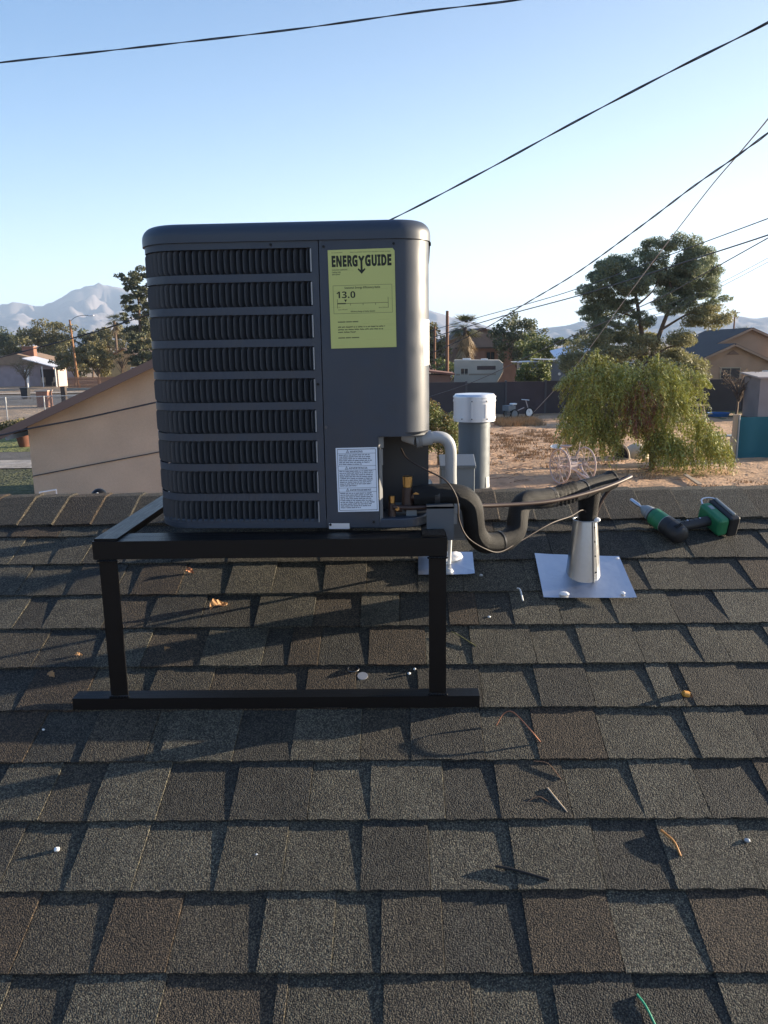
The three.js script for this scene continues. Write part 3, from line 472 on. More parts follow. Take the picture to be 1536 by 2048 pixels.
// ---------- pipework between the air conditioner and the roof ----------
{
  const p = thing('insulated_pipe', 'fat black foam covered pipe dipping in a U beside the air conditioner', 'pipe', [0, 0, 0]);
  const r = 0.0315, run = [[0.045, 3.783, -2.195], [0.085, 3.788, -2.196], [0.135, 3.789, -2.20], [0.180, 3.783, -2.205], [0.209, 3.757, -2.215], [0.219, 3.712, -2.225], [0.226, 3.668, -2.24], [0.250, 3.635, -2.26], [0.285, 3.625, -2.285], [0.325, 3.626, -2.31], [0.357, 3.648, -2.335], [0.366, 3.686, -2.352], [0.375, 3.715, -2.37], [0.404, 3.731, -2.40], [0.455, 3.728, -2.435], [0.510, 3.728, -2.475], [0.575, 3.731, -2.53], [0.640, 3.737, -2.58], [0.690, 3.744, -2.615], [0.722, 3.752, -2.635]];
  const g = tube(run, r, 150, 18), q = g.attributes.position, nn = g.attributes.normal; for (let i = 0; i < q.count; i++) { const k = 0.0036 * fbm(q.getX(i) * 24, q.getY(i) * 24, q.getZ(i) * 24, 3) + (q.getX(i) > 0.50 && q.getX(i) < 0.58 ? 0.0035 * Math.sin(q.getX(i) * 420 + q.getY(i) * 60) : 0); q.setXYZ(i, q.getX(i) + nn.getX(i) * k, q.getY(i) + nn.getY(i) * k, q.getZ(i) + nn.getZ(i) * k); } g.computeVertexNormals();
  mesh('foam_sleeve', g, M.foam, p);
  mesh('foam_sleeve', limbTube([[0.636, 3.728, -2.585], [0.640, 3.690, -2.600], [0.642, 3.650, -2.612], [0.642, 3.600, -2.620]], 0.038, 0.029), M.foam, p);
  const e0 = V(0.722, 3.752, -2.635), ed = V(0.032, 0.008, -0.02).normalize(), ring = new THREE.TorusGeometry(0.0265, 0.0060, 8, 28); ring.applyQuaternion(new THREE.Quaternion().setFromUnitVectors(V(0, 0, 1), ed)); ring.translate(e0.x, e0.y, e0.z);
  mesh('sleeve_end', ring, M.foam, p);
  const disc = new THREE.CircleGeometry(0.023, 24); disc.applyQuaternion(new THREE.Quaternion().setFromUnitVectors(V(0, 0, 1), ed)); disc.translate(e0.x - ed.x * 0.004, e0.y - ed.y * 0.004, e0.z - ed.z * 0.004); mesh('sleeve_bore', disc, M.felt, p);
  const band = (i, m, rr, w = 0.008) => { const A = V3(run[i]), B = V3(run[i + 1]), d = B.clone().sub(A).normalize().multiplyScalar(w / 2), C = A.clone().lerp(B, 0.5); return mesh('band', rod(C.clone().sub(d).toArray(), C.clone().add(d).toArray(), rr, 20), m, p); };
  band(1, M.tape, 0.0322, 0.014); band(8, M.tape, 0.0325, 0.006); band(14, M.tape, 0.033, 0.012); band(16, M.tape, 0.0325, 0.006);
  mesh('copper_pipe', [tube([[0.660, 3.720, -2.585], [0.664, 3.680, -2.596], [0.664, 3.61, -2.61]], 0.0055, 16, 10)], mat(0.30, 0.26, 0.15, 0.4, 0.7), p);
}
mesh('liquid_line', tube([[-0.012, 3.762, -2.16], [0.049, 3.759, -2.165], [0.149, 3.757, -2.19], [0.302, 3.741, -2.275], [0.464, 3.734, -2.36], [0.606, 3.744, -2.45], [0.700, 3.757, -2.52], [0.762, 3.768, -2.575], [0.775, 3.768, -2.60], [0.755, 3.755, -2.62], [0.712, 3.715, -2.63], [0.678, 3.655, -2.625], [0.668, 3.60, -2.62]], 0.0062, 140, 10), M.copperDull);
tag(scene.children.at(-1), 'thin brown copper line running straight past the foam pipe to its upturned end', 'copper line');
tag(mesh('control_wire', tube([[0.012, 3.917, -2.235], [0.03, 3.893, -2.19], [0.078, 3.867, -2.165], [0.132, 3.839, -2.15], [0.160, 3.80, -2.15], [0.169, 3.766, -2.155], [0.173, 3.721, -2.165], [0.198, 3.668, -2.18], [0.25, 3.628, -2.205], [0.30, 3.606, -2.25], [0.366, 3.622, -2.31], [0.474, 3.655, -2.40], [0.558, 3.656, -2.50], [0.610, 3.664, -2.56], [0.638, 3.638, -2.595], [0.645, 3.60, -2.61]], 0.0023, 150, 7), M.wireBrown), 'thin brown control wire sagging under the black foam pipe', 'wire');
{
  const j = thing('roof_jack', 'shiny galvanized cone flashing on a square metal sheet, pipes entering its top', 'roof flashing', [0, 0, 0]);
  const N = 14, pos = [], uv = [], at = (u, v) => { const k = -0.05; const a = [0.487, 2.735], b = [0.781, 2.712], c = [0.784, 2.495], d = [0.479, 2.500]; const x = (a[0] * (1 - u) + b[0] * u) * (1 - v) + (d[0] * (1 - u) + c[0] * u) * v, y = (a[1] * (1 - u) + b[1] * u) * (1 - v) + (d[1] * (1 - u) + c[1] * u) * v; return onRoof(x, y, 0.010 + 0.004 * (1 - v) + 0.0022 * fbm(u * 2.4, v * 2.1, 4, 3) + 0.002 * Math.pow(Math.abs(u - 0.5) * 2, 6)); };
  for (let i = 0; i < N; i++) for (let k = 0; k < N; k++) { const a = at(i / N, k / N), b = at((i + 1) / N, k / N), c = at((i + 1) / N, (k + 1) / N), d = at(i / N, (k + 1) / N); pos.push(...a, ...c, ...b, ...a, ...d, ...c); const U = (x, y) => [x * 0.3, y * 0.22]; uv.push(...U(i / N, k / N), ...U((i + 1) / N, (k + 1) / N), ...U((i + 1) / N, k / N), ...U(i / N, k / N), ...U(i / N, (k + 1) / N), ...U((i + 1) / N, (k + 1) / N)); }
  let g = fromTris(pos, uv); mesh('base_sheet', g, M.galvFlat, j);
  // cone: round, upright, cut along the roof
  const cx = 0.637, cz = -2.625, yTop = 3.618, C = []; const cu = [];
  const ringAt = (a, t) => { const rr = 0.058 + (0.040 - 0.058) * t, x = cx + rr * Math.sin(a), z = cz + rr * Math.cos(a), yb = R0 + SL * -z + 0.010; return [x, yb + (yTop - yb) * t, z]; };
  for (let i = 0; i < 40; i++) for (let k = 0; k < 4; k++) { const a0 = i / 40 * 2 * Math.PI, a1 = (i + 1) / 40 * 2 * Math.PI, A = ringAt(a0, k / 4), B = ringAt(a1, k / 4), D = ringAt(a1, (k + 1) / 4), E = ringAt(a0, (k + 1) / 4); C.push(...A, ...B, ...D, ...A, ...D, ...E); const U = (a, t) => [a * 0.05, t * 0.2]; cu.push(...U(a0, k / 4), ...U(a1, k / 4), ...U(a1, (k + 1) / 4), ...U(a0, k / 4), ...U(a1, (k + 1) / 4), ...U(a0, (k + 1) / 4)); }
  g = fromTris(C, cu); { const n = g.attributes.normal, p = g.attributes.position; for (let i = 0; i < p.count; i++) { const v = V(p.getX(i) - cx, 0.010, p.getZ(i) - cz).setY(0).normalize().setY(0.11).normalize(); n.setXYZ(i, v.x, v.y, v.z); } }
  mesh('cone', g, M.galv, j);
  const s0 = ringAt(0.42, 0), s1 = ringAt(0.42, 1); mesh('seam', [rod([s0[0] + 0.001, s0[1], s0[2] + 0.002], [s1[0] + 0.001, s1[1], s1[2] + 0.002], 0.0022, 8), rod([s0[0] + 0.012, s0[1] + 0.01, s0[2] - 0.003], [s1[0] + 0.008, s1[1] - 0.004, s1[2] - 0.003], 0.0012, 6)], M.galv, j);
  for (const t of [0.15, 0.42, 0.66, 0.9]) { const q = ringAt(0.62, t), s = new THREE.SphereGeometry(0.003, 8, 6); s.translate(q[0], q[1], q[2] + 0.0015); mesh('rivet', s, M.screw, j); }
  const blob = (x, d, s, sx = 1) => { const b = new THREE.IcosahedronGeometry(s, 2), p = b.attributes.position; for (let i = 0; i < p.count; i++) { const k = 1 + 0.35 * fbm(p.getX(i) * 160 + x * 30, p.getY(i) * 160, p.getZ(i) * 160, 2); p.setXYZ(i, p.getX(i) * k * sx, p.getY(i) * k * 0.45, p.getZ(i) * k); } b.computeVertexNormals(); b.rotateX(TH); b.translate(...onRoof(x, d, 0.016)); return b; };
  mesh('sealant_dab', blob(0.548, 2.512, 0.011, 1.5), M.sealant, j); mesh('sealant_dab', blob(0.742, 2.513, 0.007, 1.2), M.sealant, j); mesh('sealant_dab', blob(0.772, 2.70, 0.006), M.sealant, j);
  const cap = new THREE.IcosahedronGeometry(0.012, 2); { const p = cap.attributes.position; for (let i = 0; i < p.count; i++) { const k = 1 + 0.5 * fbm(p.getX(i) * 120, p.getY(i) * 120, p.getZ(i) * 120, 2); p.setXYZ(i, p.getX(i) * k * 1.1, p.getY(i) * k * 0.7, p.getZ(i) * k); } cap.computeVertexNormals(); cap.translate(0.668, 3.622, -2.598); } mesh('sealant_dab', cap, M.sealant, j);
  const rim = new THREE.TorusGeometry(0.040, 0.0018, 6, 40); rim.rotateX(Math.PI / 2); rim.translate(cx, yTop, cz); mesh('rim', rim, M.galv, j);
  // small flashing beside the stand
  const f = thing('small_flashing', 'small bluish metal flashing sheet smeared with white sealant beside the stand leg', 'roof flashing', [0, 0, 0]);
  const fp = [], n2 = 8, at2 = (u, v) => onRoof(0.073 + (0.268 - 0.073) * u - (1 - v) * 0.0 + v * -0.004, 2.752 - 0.127 * v, 0.011 + 0.003 * fbm(u * 3, v * 3, 2, 2) + (u > 0.9 && v > 0.8 ? 0.004 : 0)); for (let i = 0; i < n2; i++) for (let k = 0; k < n2; k++) { const a = at2(i / n2, k / n2), b = at2((i + 1) / n2, k / n2), c = at2((i + 1) / n2, (k + 1) / n2), d = at2(i / n2, (k + 1) / n2); fp.push(...a, ...c, ...b, ...a, ...d, ...c); } mesh('base_sheet', boxUV(fromTris(fp)), M.galvFlat, f);
  const smear = (x, d, sx, sz, h) => { const b = new THREE.SphereGeometry(1, 18, 10), p = b.attributes.position; for (let i = 0; i < p.count; i++) { const k = 1 + 0.5 * fbm(p.getX(i) * 1.6 + x * 9, p.getY(i) * 1.6, p.getZ(i) * 1.6 + d, 3); p.setXYZ(i, p.getX(i) * sx * k, p.getY(i) * h * k, p.getZ(i) * sz * k); } b.computeVertexNormals(); b.rotateX(TH); b.translate(...onRoof(x, d, 0.013)); return b; };
  mesh('sealant_smear', [smear(0.19, 2.722, 0.040, 0.030, 0.013), smear(0.165, 2.70, 0.020, 0.024, 0.010)], M.sealant, f); mesh('sealant_dab', smear(0.178, 2.640, 0.013, 0.013, 0.008), M.sealant, f);
}
{
  const c = thing('conduit', 'light grey conduit elbow bending down from the corner of the air conditioner', 'conduit', [0, 0, 0]);
  mesh('elbow_pipe', tube([[0.086, 3.950, -2.195], [0.112, 3.953, -2.195], [0.134, 3.948, -2.197], [0.148, 3.930, -2.20], [0.152, 3.900, -2.205], [0.153, 3.84, -2.22], [0.158, 3.78, -2.25], [0.170, 3.74, -2.33], [0.185, 3.725, -2.48]], 0.0165, 60, 16), M.greyPvc, c);
  mesh('connector', [rod([0.070, 3.949, -2.195], [0.098, 3.952, -2.195], 0.0205, 18)], M.greyPvc, c);
  mesh('lock_nut', [rod([0.054, 3.947, -2.195], [0.062, 3.948, -2.195], 0.0255, 8), rod([0.063, 3.948, -2.195], [0.071, 3.949, -2.195], 0.024, 8)], M.greyFit, c);
  mesh('elbow_fitting', [rod([0.022, 3.958, -2.212], [0.056, 3.947, -2.196], 0.0185, 16)], M.greyPvc, c);
  mesh('clamp', [box(0.016, 0.030, 0.012, 0.168, 3.752, -2.185), box(0.010, 0.03, 0.006, 0.163, 3.722, -2.185)], M.greyFit, c);
  const b = thing('disconnect_box', 'grey metal electrical disconnect box fixed behind the conduit at the stand', 'electrical box', [0, 0, 0]);
  mesh('body', rbox(0.110, 0.250, 0.075, 0.003, 0.196, 3.700, -2.56), M.greySteel, b);
  const lid = rbox(0.116, 0.012, 0.085, 0.002, 0, 0, 0); lid.rotateX(rad(18)); lid.translate(0.196, 3.832, -2.555); mesh('lid', lid, M.greySteel, b);
  mesh('front_cover', box(0.098, 0.165, 0.004, 0.196, 3.665, -2.519), mat(0.10, 0.11, 0.115, 0.5), b);
  mesh('bracket', [box(0.075, 0.095, 0.004, 0.118, 3.720, -2.135), box(0.075, 0.006, 0.05, 0.118, 3.765, -2.158)], mat(0.085, 0.095, 0.105, 0.5), c);
  tag(mesh('conduit_stub', [rod([0.178, 3.57, -2.60], [0.180, 3.425, -2.70], 0.0065, 12)], M.white), 'thin white pipe dropping from the electrical box into the small flashing', 'pipe');
}
{
  const v = thing('flue_pipe', 'grey round flue pipe with a pale metal cap rising behind the roof ridge', 'vent pipe', [0.398, 0, -4.05]);
  const yb = RY - SL * (4.05 - RD) - 0.05;
  mesh('pipe', [cyl(0.0805, 0.0805, 3.83 - yb, 0, yb, 0, 40)], M.ventGrey, v);
  mesh('pipe_collar', [cyl(0.0825, 0.0825, 0.012, 0, 3.795, 0, 40), cyl(0.0825, 0.0825, 0.02, 0, 3.46, 0, 40)], M.ventGrey, v);
  mesh('sealant_patch', (() => { const g = new THREE.CylinderGeometry(0.082, 0.084, 0.055, 20, 6, true, 0.75, 0.5), p = g.attributes.position; for (let i = 0; i < p.count; i++) { const k = 1 + 0.03 * fbm(p.getX(i) * 60, p.getY(i) * 60, p.getZ(i) * 60, 2); p.setXYZ(i, p.getX(i) * k, p.getY(i), p.getZ(i) * k); } g.computeVertexNormals(); g.translate(0, 3.515, 0); return g; })(), M.greyPvc, v);
  const cap = mesh('cap', [cyl(0.106, 0.106, 0.126, 0, 3.826, 0, 44), cyl(0.1085, 0.1085, 0.010, 0, 3.838, 0, 44), cyl(0.1085, 0.1085, 0.008, 0, 3.925, 0, 44), cyl(0.109, 0.1085, 0.006, 0, 3.946, 0, 44), cyl(0.104, 0.098, 0.010, 0, 3.952, 0, 44)], M.alum, v);
  mesh('seam', box(0.005, 0.114, 0.004, -0.022, 3.887, 0.1045), M.alum, cap); mesh('latch', box(0.012, 0.070, 0.005, 0.050, 3.88, 0.0945, 0.5), M.alum, cap);
  for (const [a, y] of [[-0.21, 3.93], [-0.21, 3.842], [0.5, 3.93], [0.55, 3.842], [-0.7, 3.842]]) { const s = new THREE.SphereGeometry(0.0035, 8, 6); s.translate(0.108 * Math.sin(a), y, 0.108 * Math.cos(a)); mesh('rivet', s, M.screw, cap); }
  const h = thing('vent_hood', 'small black rounded vent hood with a pale spot peeping over the ridge', 'vent hood', [-1.585, RY - SL * (4.1 - RD), -4.1]);
  const hg = new THREE.SphereGeometry(0.046, 24, 14, 0, Math.PI * 2, 0, Math.PI / 2); hg.scale(1, 1.15, 1); hg.translate(0, 0.155, 0); mesh('hood', [hg, cyl(0.046, 0.046, 0.16, 0, 0, 0, 24)], M.blackSteel, h);
  const sp = new THREE.SphereGeometry(0.008, 10, 8); sp.translate(0.006, 0.186, 0.040); mesh('knob', sp, M.greyPvc, h);
}
// ---------- cordless driver lying on the shingles ----------
{
  const o = onRoof(1.0, 2.875, 0), d = thing('cordless_driver', 'green and black cordless impact driver lying on its side near the ridge', 'power tool', o);
  const root = d; // local frame: x along the ridge, y away up the slope (built flat), z off the roof; then turned onto the slope
  const put = (g) => { g.applyMatrix4(new THREE.Matrix4().makeBasis(V(1, 0, 0), V(0, SI, -CO), V(0, CO, SI))); return g; };
  const green = mat(0.02, 0.17, 0.07, 0.5), black = mat(0.018, 0.018, 0.019, 0.55), steel = mat(0.6, 0.62, 0.66, 0.28, 1), grey = mat(0.25, 0.27, 0.27, 0.45);
  const A = V(-0.062, 0.098, 0.042), Bk = V(0.028, -0.096, 0.040), ax = Bk.clone().sub(A).normalize();
  const lathe = (prof, m, name) => { const g = new THREE.LatheGeometry(prof.map((p) => new THREE.Vector2(p[0], p[1])), 28); g.applyQuaternion(new THREE.Quaternion().setFromUnitVectors(V(0, 1, 0), ax)); g.translate(A.x, A.y, A.z); return mesh(name, put(g), m, root); };
  lathe([[0.0065, -0.075], [0.0072, -0.073], [0.0072, -0.030], [0.0045, -0.026], [0.0045, 0.0]], steel, 'socket_bit');
  lathe([[0, -0.012], [0.009, -0.012], [0.013, -0.004], [0.021, 0.008], [0.026, 0.030], [0.0262, 0.034], [0.0248, 0.0355], [0.0248, 0.0375], [0.027, 0.039], [0.028, 0.052]], grey, 'nose');
  lathe([[0.0285, 0.05], [0.033, 0.058], [0.0338, 0.076], [0.0325, 0.0775], [0.0325, 0.0795], [0.034, 0.081], [0.034, 0.12]], green, 'housing');
  lathe([[0.0345, 0.118], [0.036, 0.125], [0.036, 0.150], [0.0345, 0.1515], [0.0345, 0.1535], [0.036, 0.155], [0.036, 0.175], [0.033, 0.200], [0.022, 0.212], [0, 0.214]], black, 'motor_cover');
  const hp = [[0.000, -0.025, 0.040], [0.05, -0.020, 0.040], [0.10, -0.006, 0.041], [0.150, 0.008, 0.043]];
  const hg = tube(hp, 0.021, 30, 16); { const p = hg.attributes.position; for (let i = 0; i < p.count; i++) { p.setZ(i, 0.041 + (p.getZ(i) - 0.041) * 0.85); const x = p.getX(i); p.setY(i, p.getY(i) + 0.0); } hg.computeVertexNormals(); } mesh('handle', put(hg), black, root);
  const dark = mat(0.004, 0.004, 0.004, 0.8); for (let i = 0; i < 5; i++) for (const a of [0.35, -0.25]) { const g = rbox(0.0035, 0.016, 0.003, 0.001, 0, 0, 0.0350); g.translate((i - 2) * 0.0065, 0.184, 0); g.rotateY(a * 0.4); const m4 = new THREE.Matrix4().makeBasis(V(0, 0, 1).cross(ax).negate(), ax, V(0, 0, 1)); g.applyMatrix4(m4); g.translate(A.x, A.y, A.z); if (a > 0) mesh('vent_slot', put(g), dark, root); }
  const ring = (y, r, m, name, w = 0.004) => lathe([[r - 0.001, y - w], [r, y - w * 0.6], [r, y + w * 0.6], [r - 0.001, y + w]], m, name); ring(0.054, 0.0318, black, 'rubber_ring', 0.005); ring(0.118, 0.0352, grey, 'joint_ring', 0.0016);
  for (const [x, y] of [[0.02, -0.026], [0.065, -0.014], [0.115, 0.0]]) { const g = new THREE.CylinderGeometry(0.0034, 0.0034, 0.003, 12); g.rotateX(Math.PI / 2); g.translate(x, y + 0.002, 0.0585); mesh('screw', put(g), steel, root); }
  for (const k of [0.03, 0.05, 0.07, 0.09]) { const g = new THREE.TorusGeometry(0.0212, 0.0012, 5, 24); g.scale(1, 0.86, 1); g.rotateX(Math.PI / 2); g.rotateZ(Math.PI / 2 + 0.2); g.translate(k + 0.02, -0.025 + k * 0.25 + 0.003, 0.041); mesh('grip_rib', put(g), dark, root); }
  const tr = rbox(0.020, 0.022, 0.016, 0.005, 0.040, 0.006, 0.04); mesh('trigger', put(tr), mat(0.03, 0.03, 0.03, 0.4), root);
  const tilt = (g) => { g.rotateZ(rad(14)); g.translate(0.168, 0.012, 0.044); return put(g); };
  mesh('foot', tilt(rbox(0.045, 0.135, 0.072, 0.014, 0.005, 0.005, 0.0)), green, root);
  mesh('battery', tilt(rbox(0.040, 0.145, 0.080, 0.008, 0.045, 0.006, 0.0)), black, root);
  mesh('battery_latch', tilt(rbox(0.010, 0.12, 0.012, 0.003, 0.048, 0.012, 0.042)), grey, root);
  mesh('belt_clip', tilt((() => { const g = tube([[-0.012, 0.06, 0.034], [0.0, 0.085, 0.040], [0.03, 0.085, 0.042], [0.05, 0.07, 0.042]], 0.003, 20, 8); return g; })()), steel, root);
  mesh('badge', tilt(box(0.016, 0.026, 0.001, 0.006, 0.030, 0.0365)), grey, root);
}
// ---------- litter on the shingles ----------
{
  const R = rng(404);
  const lie = (name, label, cat, g, m, u, d, h = 0.006, turn = 0) => { h -= 0.0045; const o = mesh(name, g, m); o.position.set(...onRoof(u, d, h)); o.rotation.set(TH, 0, 0); o.rotateY(turn); return tag(o, label, cat); };
  const leafG = (L, W, curl) => { const pos = [], n = 8; const at = (t, s) => { const w = W * Math.sin(Math.PI * Math.pow(t, 0.8)) * (1 + 0.25 * Math.sin(t * 22)); return [L * (t - 0.5), curl * (s * s * 0.6 + 0.5 * Math.sin(t * 5)) + 0.004, s * w]; }; for (let i = 0; i < n; i++) for (const [a, b] of [[-1, 0], [0, 1]]) { const A = at(i / n, a), B = at((i + 1) / n, a), C = at((i + 1) / n, b), D = at(i / n, b); pos.push(...A, ...B, ...C, ...A, ...C, ...D); } return fromTris(pos); };
  const dry = new THREE.MeshPhysicalMaterial({ color: lin(0.55, 0.30, 0.12), roughness: 0.8, side: THREE.DoubleSide, transmission: 0.4, thickness: 0 });
  lie('dry_leaf', 'curled orange dry leaf, largest one, under the middle of the stand', 'leaf', leafG(0.062, 0.020, 0.022), dry, -0.593, 2.478, 0.004, 0.6);
  lie('dry_leaf', 'small reddish dry leaf high up under the stand near its back', 'leaf', leafG(0.034, 0.011, 0.010), mat(0.40, 0.18, 0.09), -0.733, 2.664, 0.004, -0.4);
  lie('dry_leaf', 'pale orange leaf scrap standing against the foot rail of the stand', 'leaf', leafG(0.035, 0.010, 0.012), dry, -0.056, 2.092, 0.010, 1.2);
  lie('dry_leaf', 'little tan leaf scrap just outside the stand leg', 'leaf', leafG(0.022, 0.007, 0.006), dry, -0.981, 2.262, 0.004, 0.2);
  lie('dry_leaf', 'little tan leaf scrap between the stand legs with a long shadow', 'leaf', leafG(0.020, 0.008, 0.008), dry, -0.714, 2.284, 0.005, 1.0);
  lie('dry_leaf', 'tan leaf scrap lowest of those outside the stand leg', 'leaf', leafG(0.026, 0.010, 0.008), dry, -1.033, 2.18, 0.004, -0.5);
  const ring = new THREE.TorusGeometry(0.0165, 0.0022, 8, 30); ring.rotateX(Math.PI / 2 - 0.25);
  lie('metal_ring', 'thin metal ring lying on the shingles under the stand', 'ring', ring, M.screw, -0.137, 2.197, 0.006);
  lie('knockout_disc', 'round grey metal knockout disc beside the ring', 'metal disc', cyl(0.0155, 0.0155, 0.0016, 0, 0, 0, 26), M.alum, -0.108, 2.172, 0.003, 0);
  const chunk = (s, seed) => { s *= 0.72; const g = new THREE.IcosahedronGeometry(s, 1), p = g.attributes.position; for (let i = 0; i < p.count; i++) { const k = 0.8 + 0.7 * Math.abs(fbm(p.getX(i) * 90 + seed, p.getY(i) * 90, p.getZ(i) * 90, 2)); p.setXYZ(i, p.getX(i) * k, p.getY(i) * k * 0.7, p.getZ(i) * k * 0.8); } g.computeVertexNormals(); return g; };
  lie('foam_crumb', 'white crumb with a hole, left of a pair near the stand leg', 'crumb', chunk(0.008, 1), M.white, 0.029, 2.178);
  lie('foam_crumb', 'white crumb right of a pair near the stand leg', 'crumb', chunk(0.007, 2), M.white, 0.046, 2.196);
  lie('foam_crumb', 'white oblong crumb resting against the foot rail', 'crumb', chunk(0.012, 3), M.white, 0.022, 2.092, 0.012);
  lie('foam_crumb', 'white crumb below the small flashing', 'crumb', chunk(0.010, 4), M.white, 0.291, 2.418);
  lie('foam_crumb', 'white star shaped scrap casting a long shadow on a low brown shingle', 'crumb', chunk(0.011, 5), M.white, -0.806, 1.634, 0.007);
  lie('foam_crumb', 'tiny white chip on the dark shingles below the foot rail', 'crumb', chunk(0.006, 6), M.white, -0.978, 1.982);
  lie('foam_crumb', 'grey lump near the edge of a low shingle on the far side', 'crumb', chunk(0.010, 7), M.greyPvc, 0.804, 1.650);
  lie('foam_crumb', 'pale crumb beside the small flashing corner', 'crumb', chunk(0.010, 8), M.greyPvc, 0.287, 2.63);
  lie('foam_crumb', 'tiny crumb on a brown shingle in front of the stand', 'crumb', chunk(0.005, 9), M.white, -0.335, 1.62);
  const strand = (name, label, cat, pts, r, m) => tag(mesh(name, tube(pts.map((p) => onRoof(p[0], p[1], p[2] > 0.013 ? p[2] : 0.0015 + r + (p[2] - 0.006) * 0.5)), r, 30, 6), m), label, cat);
  strand('white_wire', 'offcut of white wire lying behind the foot rail', 'wire offcut', [[-0.235, 2.075, 0.006], [-0.20, 2.105, 0.012], [-0.15, 2.11, 0.010], [-0.112, 2.10, 0.006]], 0.003, M.white);
  strand('white_wire', 'short bent white wire offcut beside the cone flashing sheet', 'wire offcut', [[0.399, 2.545, 0.014], [0.406, 2.53, 0.018], [0.410, 2.49, 0.010]], 0.0028, M.white);
  strand('twig', 'thin green twig crossing a gap beside the stand leg', 'twig', [[0.165, 2.35, 0.008], [0.19, 2.33, 0.010], [0.236, 2.285, 0.008]], 0.0016, mat(0.20, 0.18, 0.06));
  strand('copper_strand', 'bent brown copper strand below the end of the foot rail', 'wire offcut', [[0.262, 1.985, 0.006], [0.285, 2.012, 0.018], [0.31, 2.008, 0.026], [0.345, 1.955, 0.024], [0.372, 1.928, 0.008]], 0.0018, M.copper);
  strand('twig', 'pale dry twig on a low shingle', 'twig', [[0.366, 1.790, 0.006], [0.38, 1.762, 0.008], [0.402, 1.722, 0.006]], 0.0022, M.woodPale);
  strand('twig', 'thin grey curved twig beside the pale dry twig', 'twig', [[0.31, 1.752, 0.006], [0.34, 1.764, 0.012], [0.372, 1.742, 0.005]], 0.0013, M.wood);
  strand('twig', 'faint grey stalk above the pale dry twig', 'twig', [[0.345, 1.87, 0.006], [0.38, 1.86, 0.010], [0.405, 1.815, 0.006]], 0.0013, M.wood);
  strand('orange_wire', 'short curved orange wire offcut on a low shingle', 'wire offcut', [[0.612, 1.675, 0.006], [0.632, 1.645, 0.010], [0.637, 1.61, 0.006]], 0.0026, mat(0.45, 0.20, 0.05, 0.5));
  strand('black_stick', 'black stick lying across a gap in the low shingles', 'stick', [[0.212, 1.588, 0.008], [0.26, 1.577, 0.009], [0.328, 1.556, 0.008]], 0.0034, mat(0.01, 0.01, 0.01));
  strand('green_wire', 'short green wire offcut at the bottom of the roof in view', 'wire offcut', [[0.459, 1.328, 0.006], [0.470, 1.305, 0.010], [0.480, 1.270, 0.006]], 0.0022, mat(0.02, 0.28, 0.15, 0.5));
  const nut = new THREE.CylinderGeometry(0.009, 0.011, 0.016, 8); nut.rotateZ(1.2);
  lie('wire_nut', 'orange wire nut lying in a gap between shingles', 'wire nut', nut, mat(0.55, 0.26, 0.04, 0.5), 0.808, 2.088, 0.009);
}
// ---------- trees, bushes ----------
// leaves spread through the clumps of a crown; a clump is [x, y, z, rx, ry, rz]
function foliage(clumps, count, size, seed, o = {}) {
  const R = rng(seed), pos = [], col = [], g3 = () => (R() + R() + R() + R() - 2) ; const wts = clumps.map((c) => Math.pow(c[3] * c[4] * c[5], 0.72)); let tot = 0; const cum = wts.map((w) => (tot += w));
  const u = V(0, 0, 0), v = V(0, 0, 0), lump = o.lump || 0.9, thr = o.gap ?? -0.12; let made = 0, tries = 0;
  while (made < count && tries < count * 6) {
    tries++; const q = R() * tot; let k = 0; while (cum[k] < q) k++; const c = clumps[k];
    const th = R() * 6.2832, cz = 2 * R() - 1, rr = o.shell ? Math.pow(R(), 0.33) : Math.pow(R(), 0.42), sx = Math.sqrt(1 - cz * cz);
    const x = c[0] + c[3] * rr * sx * Math.cos(th), y = c[1] + c[4] * rr * cz, z = c[2] + c[5] * rr * sx * Math.sin(th);
    const n = fbm(x / lump + seed, y / lump, z / lump, 2); if (n < thr + 0.35 * (rr - 0.75)) continue;
    const s = size * (0.6 + 0.8 * R()), asp = o.aspect || 0.5;
    u.set(R() - 0.5, (R() - 0.5) * (o.flat ? 0.5 : 1) + (o.up || 0), R() - 0.5).normalize(); v.set(R() - 0.5, R() - 0.5, R() - 0.5).cross(u).normalize().multiplyScalar(s * asp); u.multiplyScalar(s);
    const a = [x - u.x, y - u.y, z - u.z], b = [x + v.x, y + v.y, z + v.z], d = [x + u.x, y + u.y, z + u.z], e = [x - v.x, y - v.y, z - v.z];
    pos.push(...a, ...b, ...d, ...a, ...d, ...e); const t = (0.78 + 0.7 * n + 0.3 * R()), w = o.warm ? 1 + o.warm * (R() - 0.3) : 1; for (let i = 0; i < 6; i++) col.push(t * w, t, t * (2 - w) * 0.95); made++;
  }
  return fromTris(pos, null, col);
}
function limb(pts, r0, r1, seg = 14, rs = 8) {               // tapering branch
  const c = new THREE.CatmullRomCurve3(pts.map(V3)), g = new THREE.TubeGeometry(c, seg, 1, rs, false), p = g.attributes.position, q = V(0, 0, 0);
  for (let i = 0; i <= seg; i++) { c.getPointAt(i / seg, q); const r = r0 + (r1 - r0) * i / seg; for (let k = 0; k <= rs; k++) { const j = i * (rs + 1) + k; p.setXYZ(j, q.x + (p.getX(j) - q.x) * r, q.y + (p.getY(j) - q.y) * r, q.z + (p.getZ(j) - q.z) * r); } }
  g.computeVertexNormals(); return g;
}
function tree(name, label, category, pos, trunk, crowns, group) {
  const t = thing(name, label, category, pos, 0, group); if (trunk.length) mesh('trunk', trunk, M.bark, t);
  for (const [nm, g, m] of crowns) mesh(nm, g, m, t); return t;
}
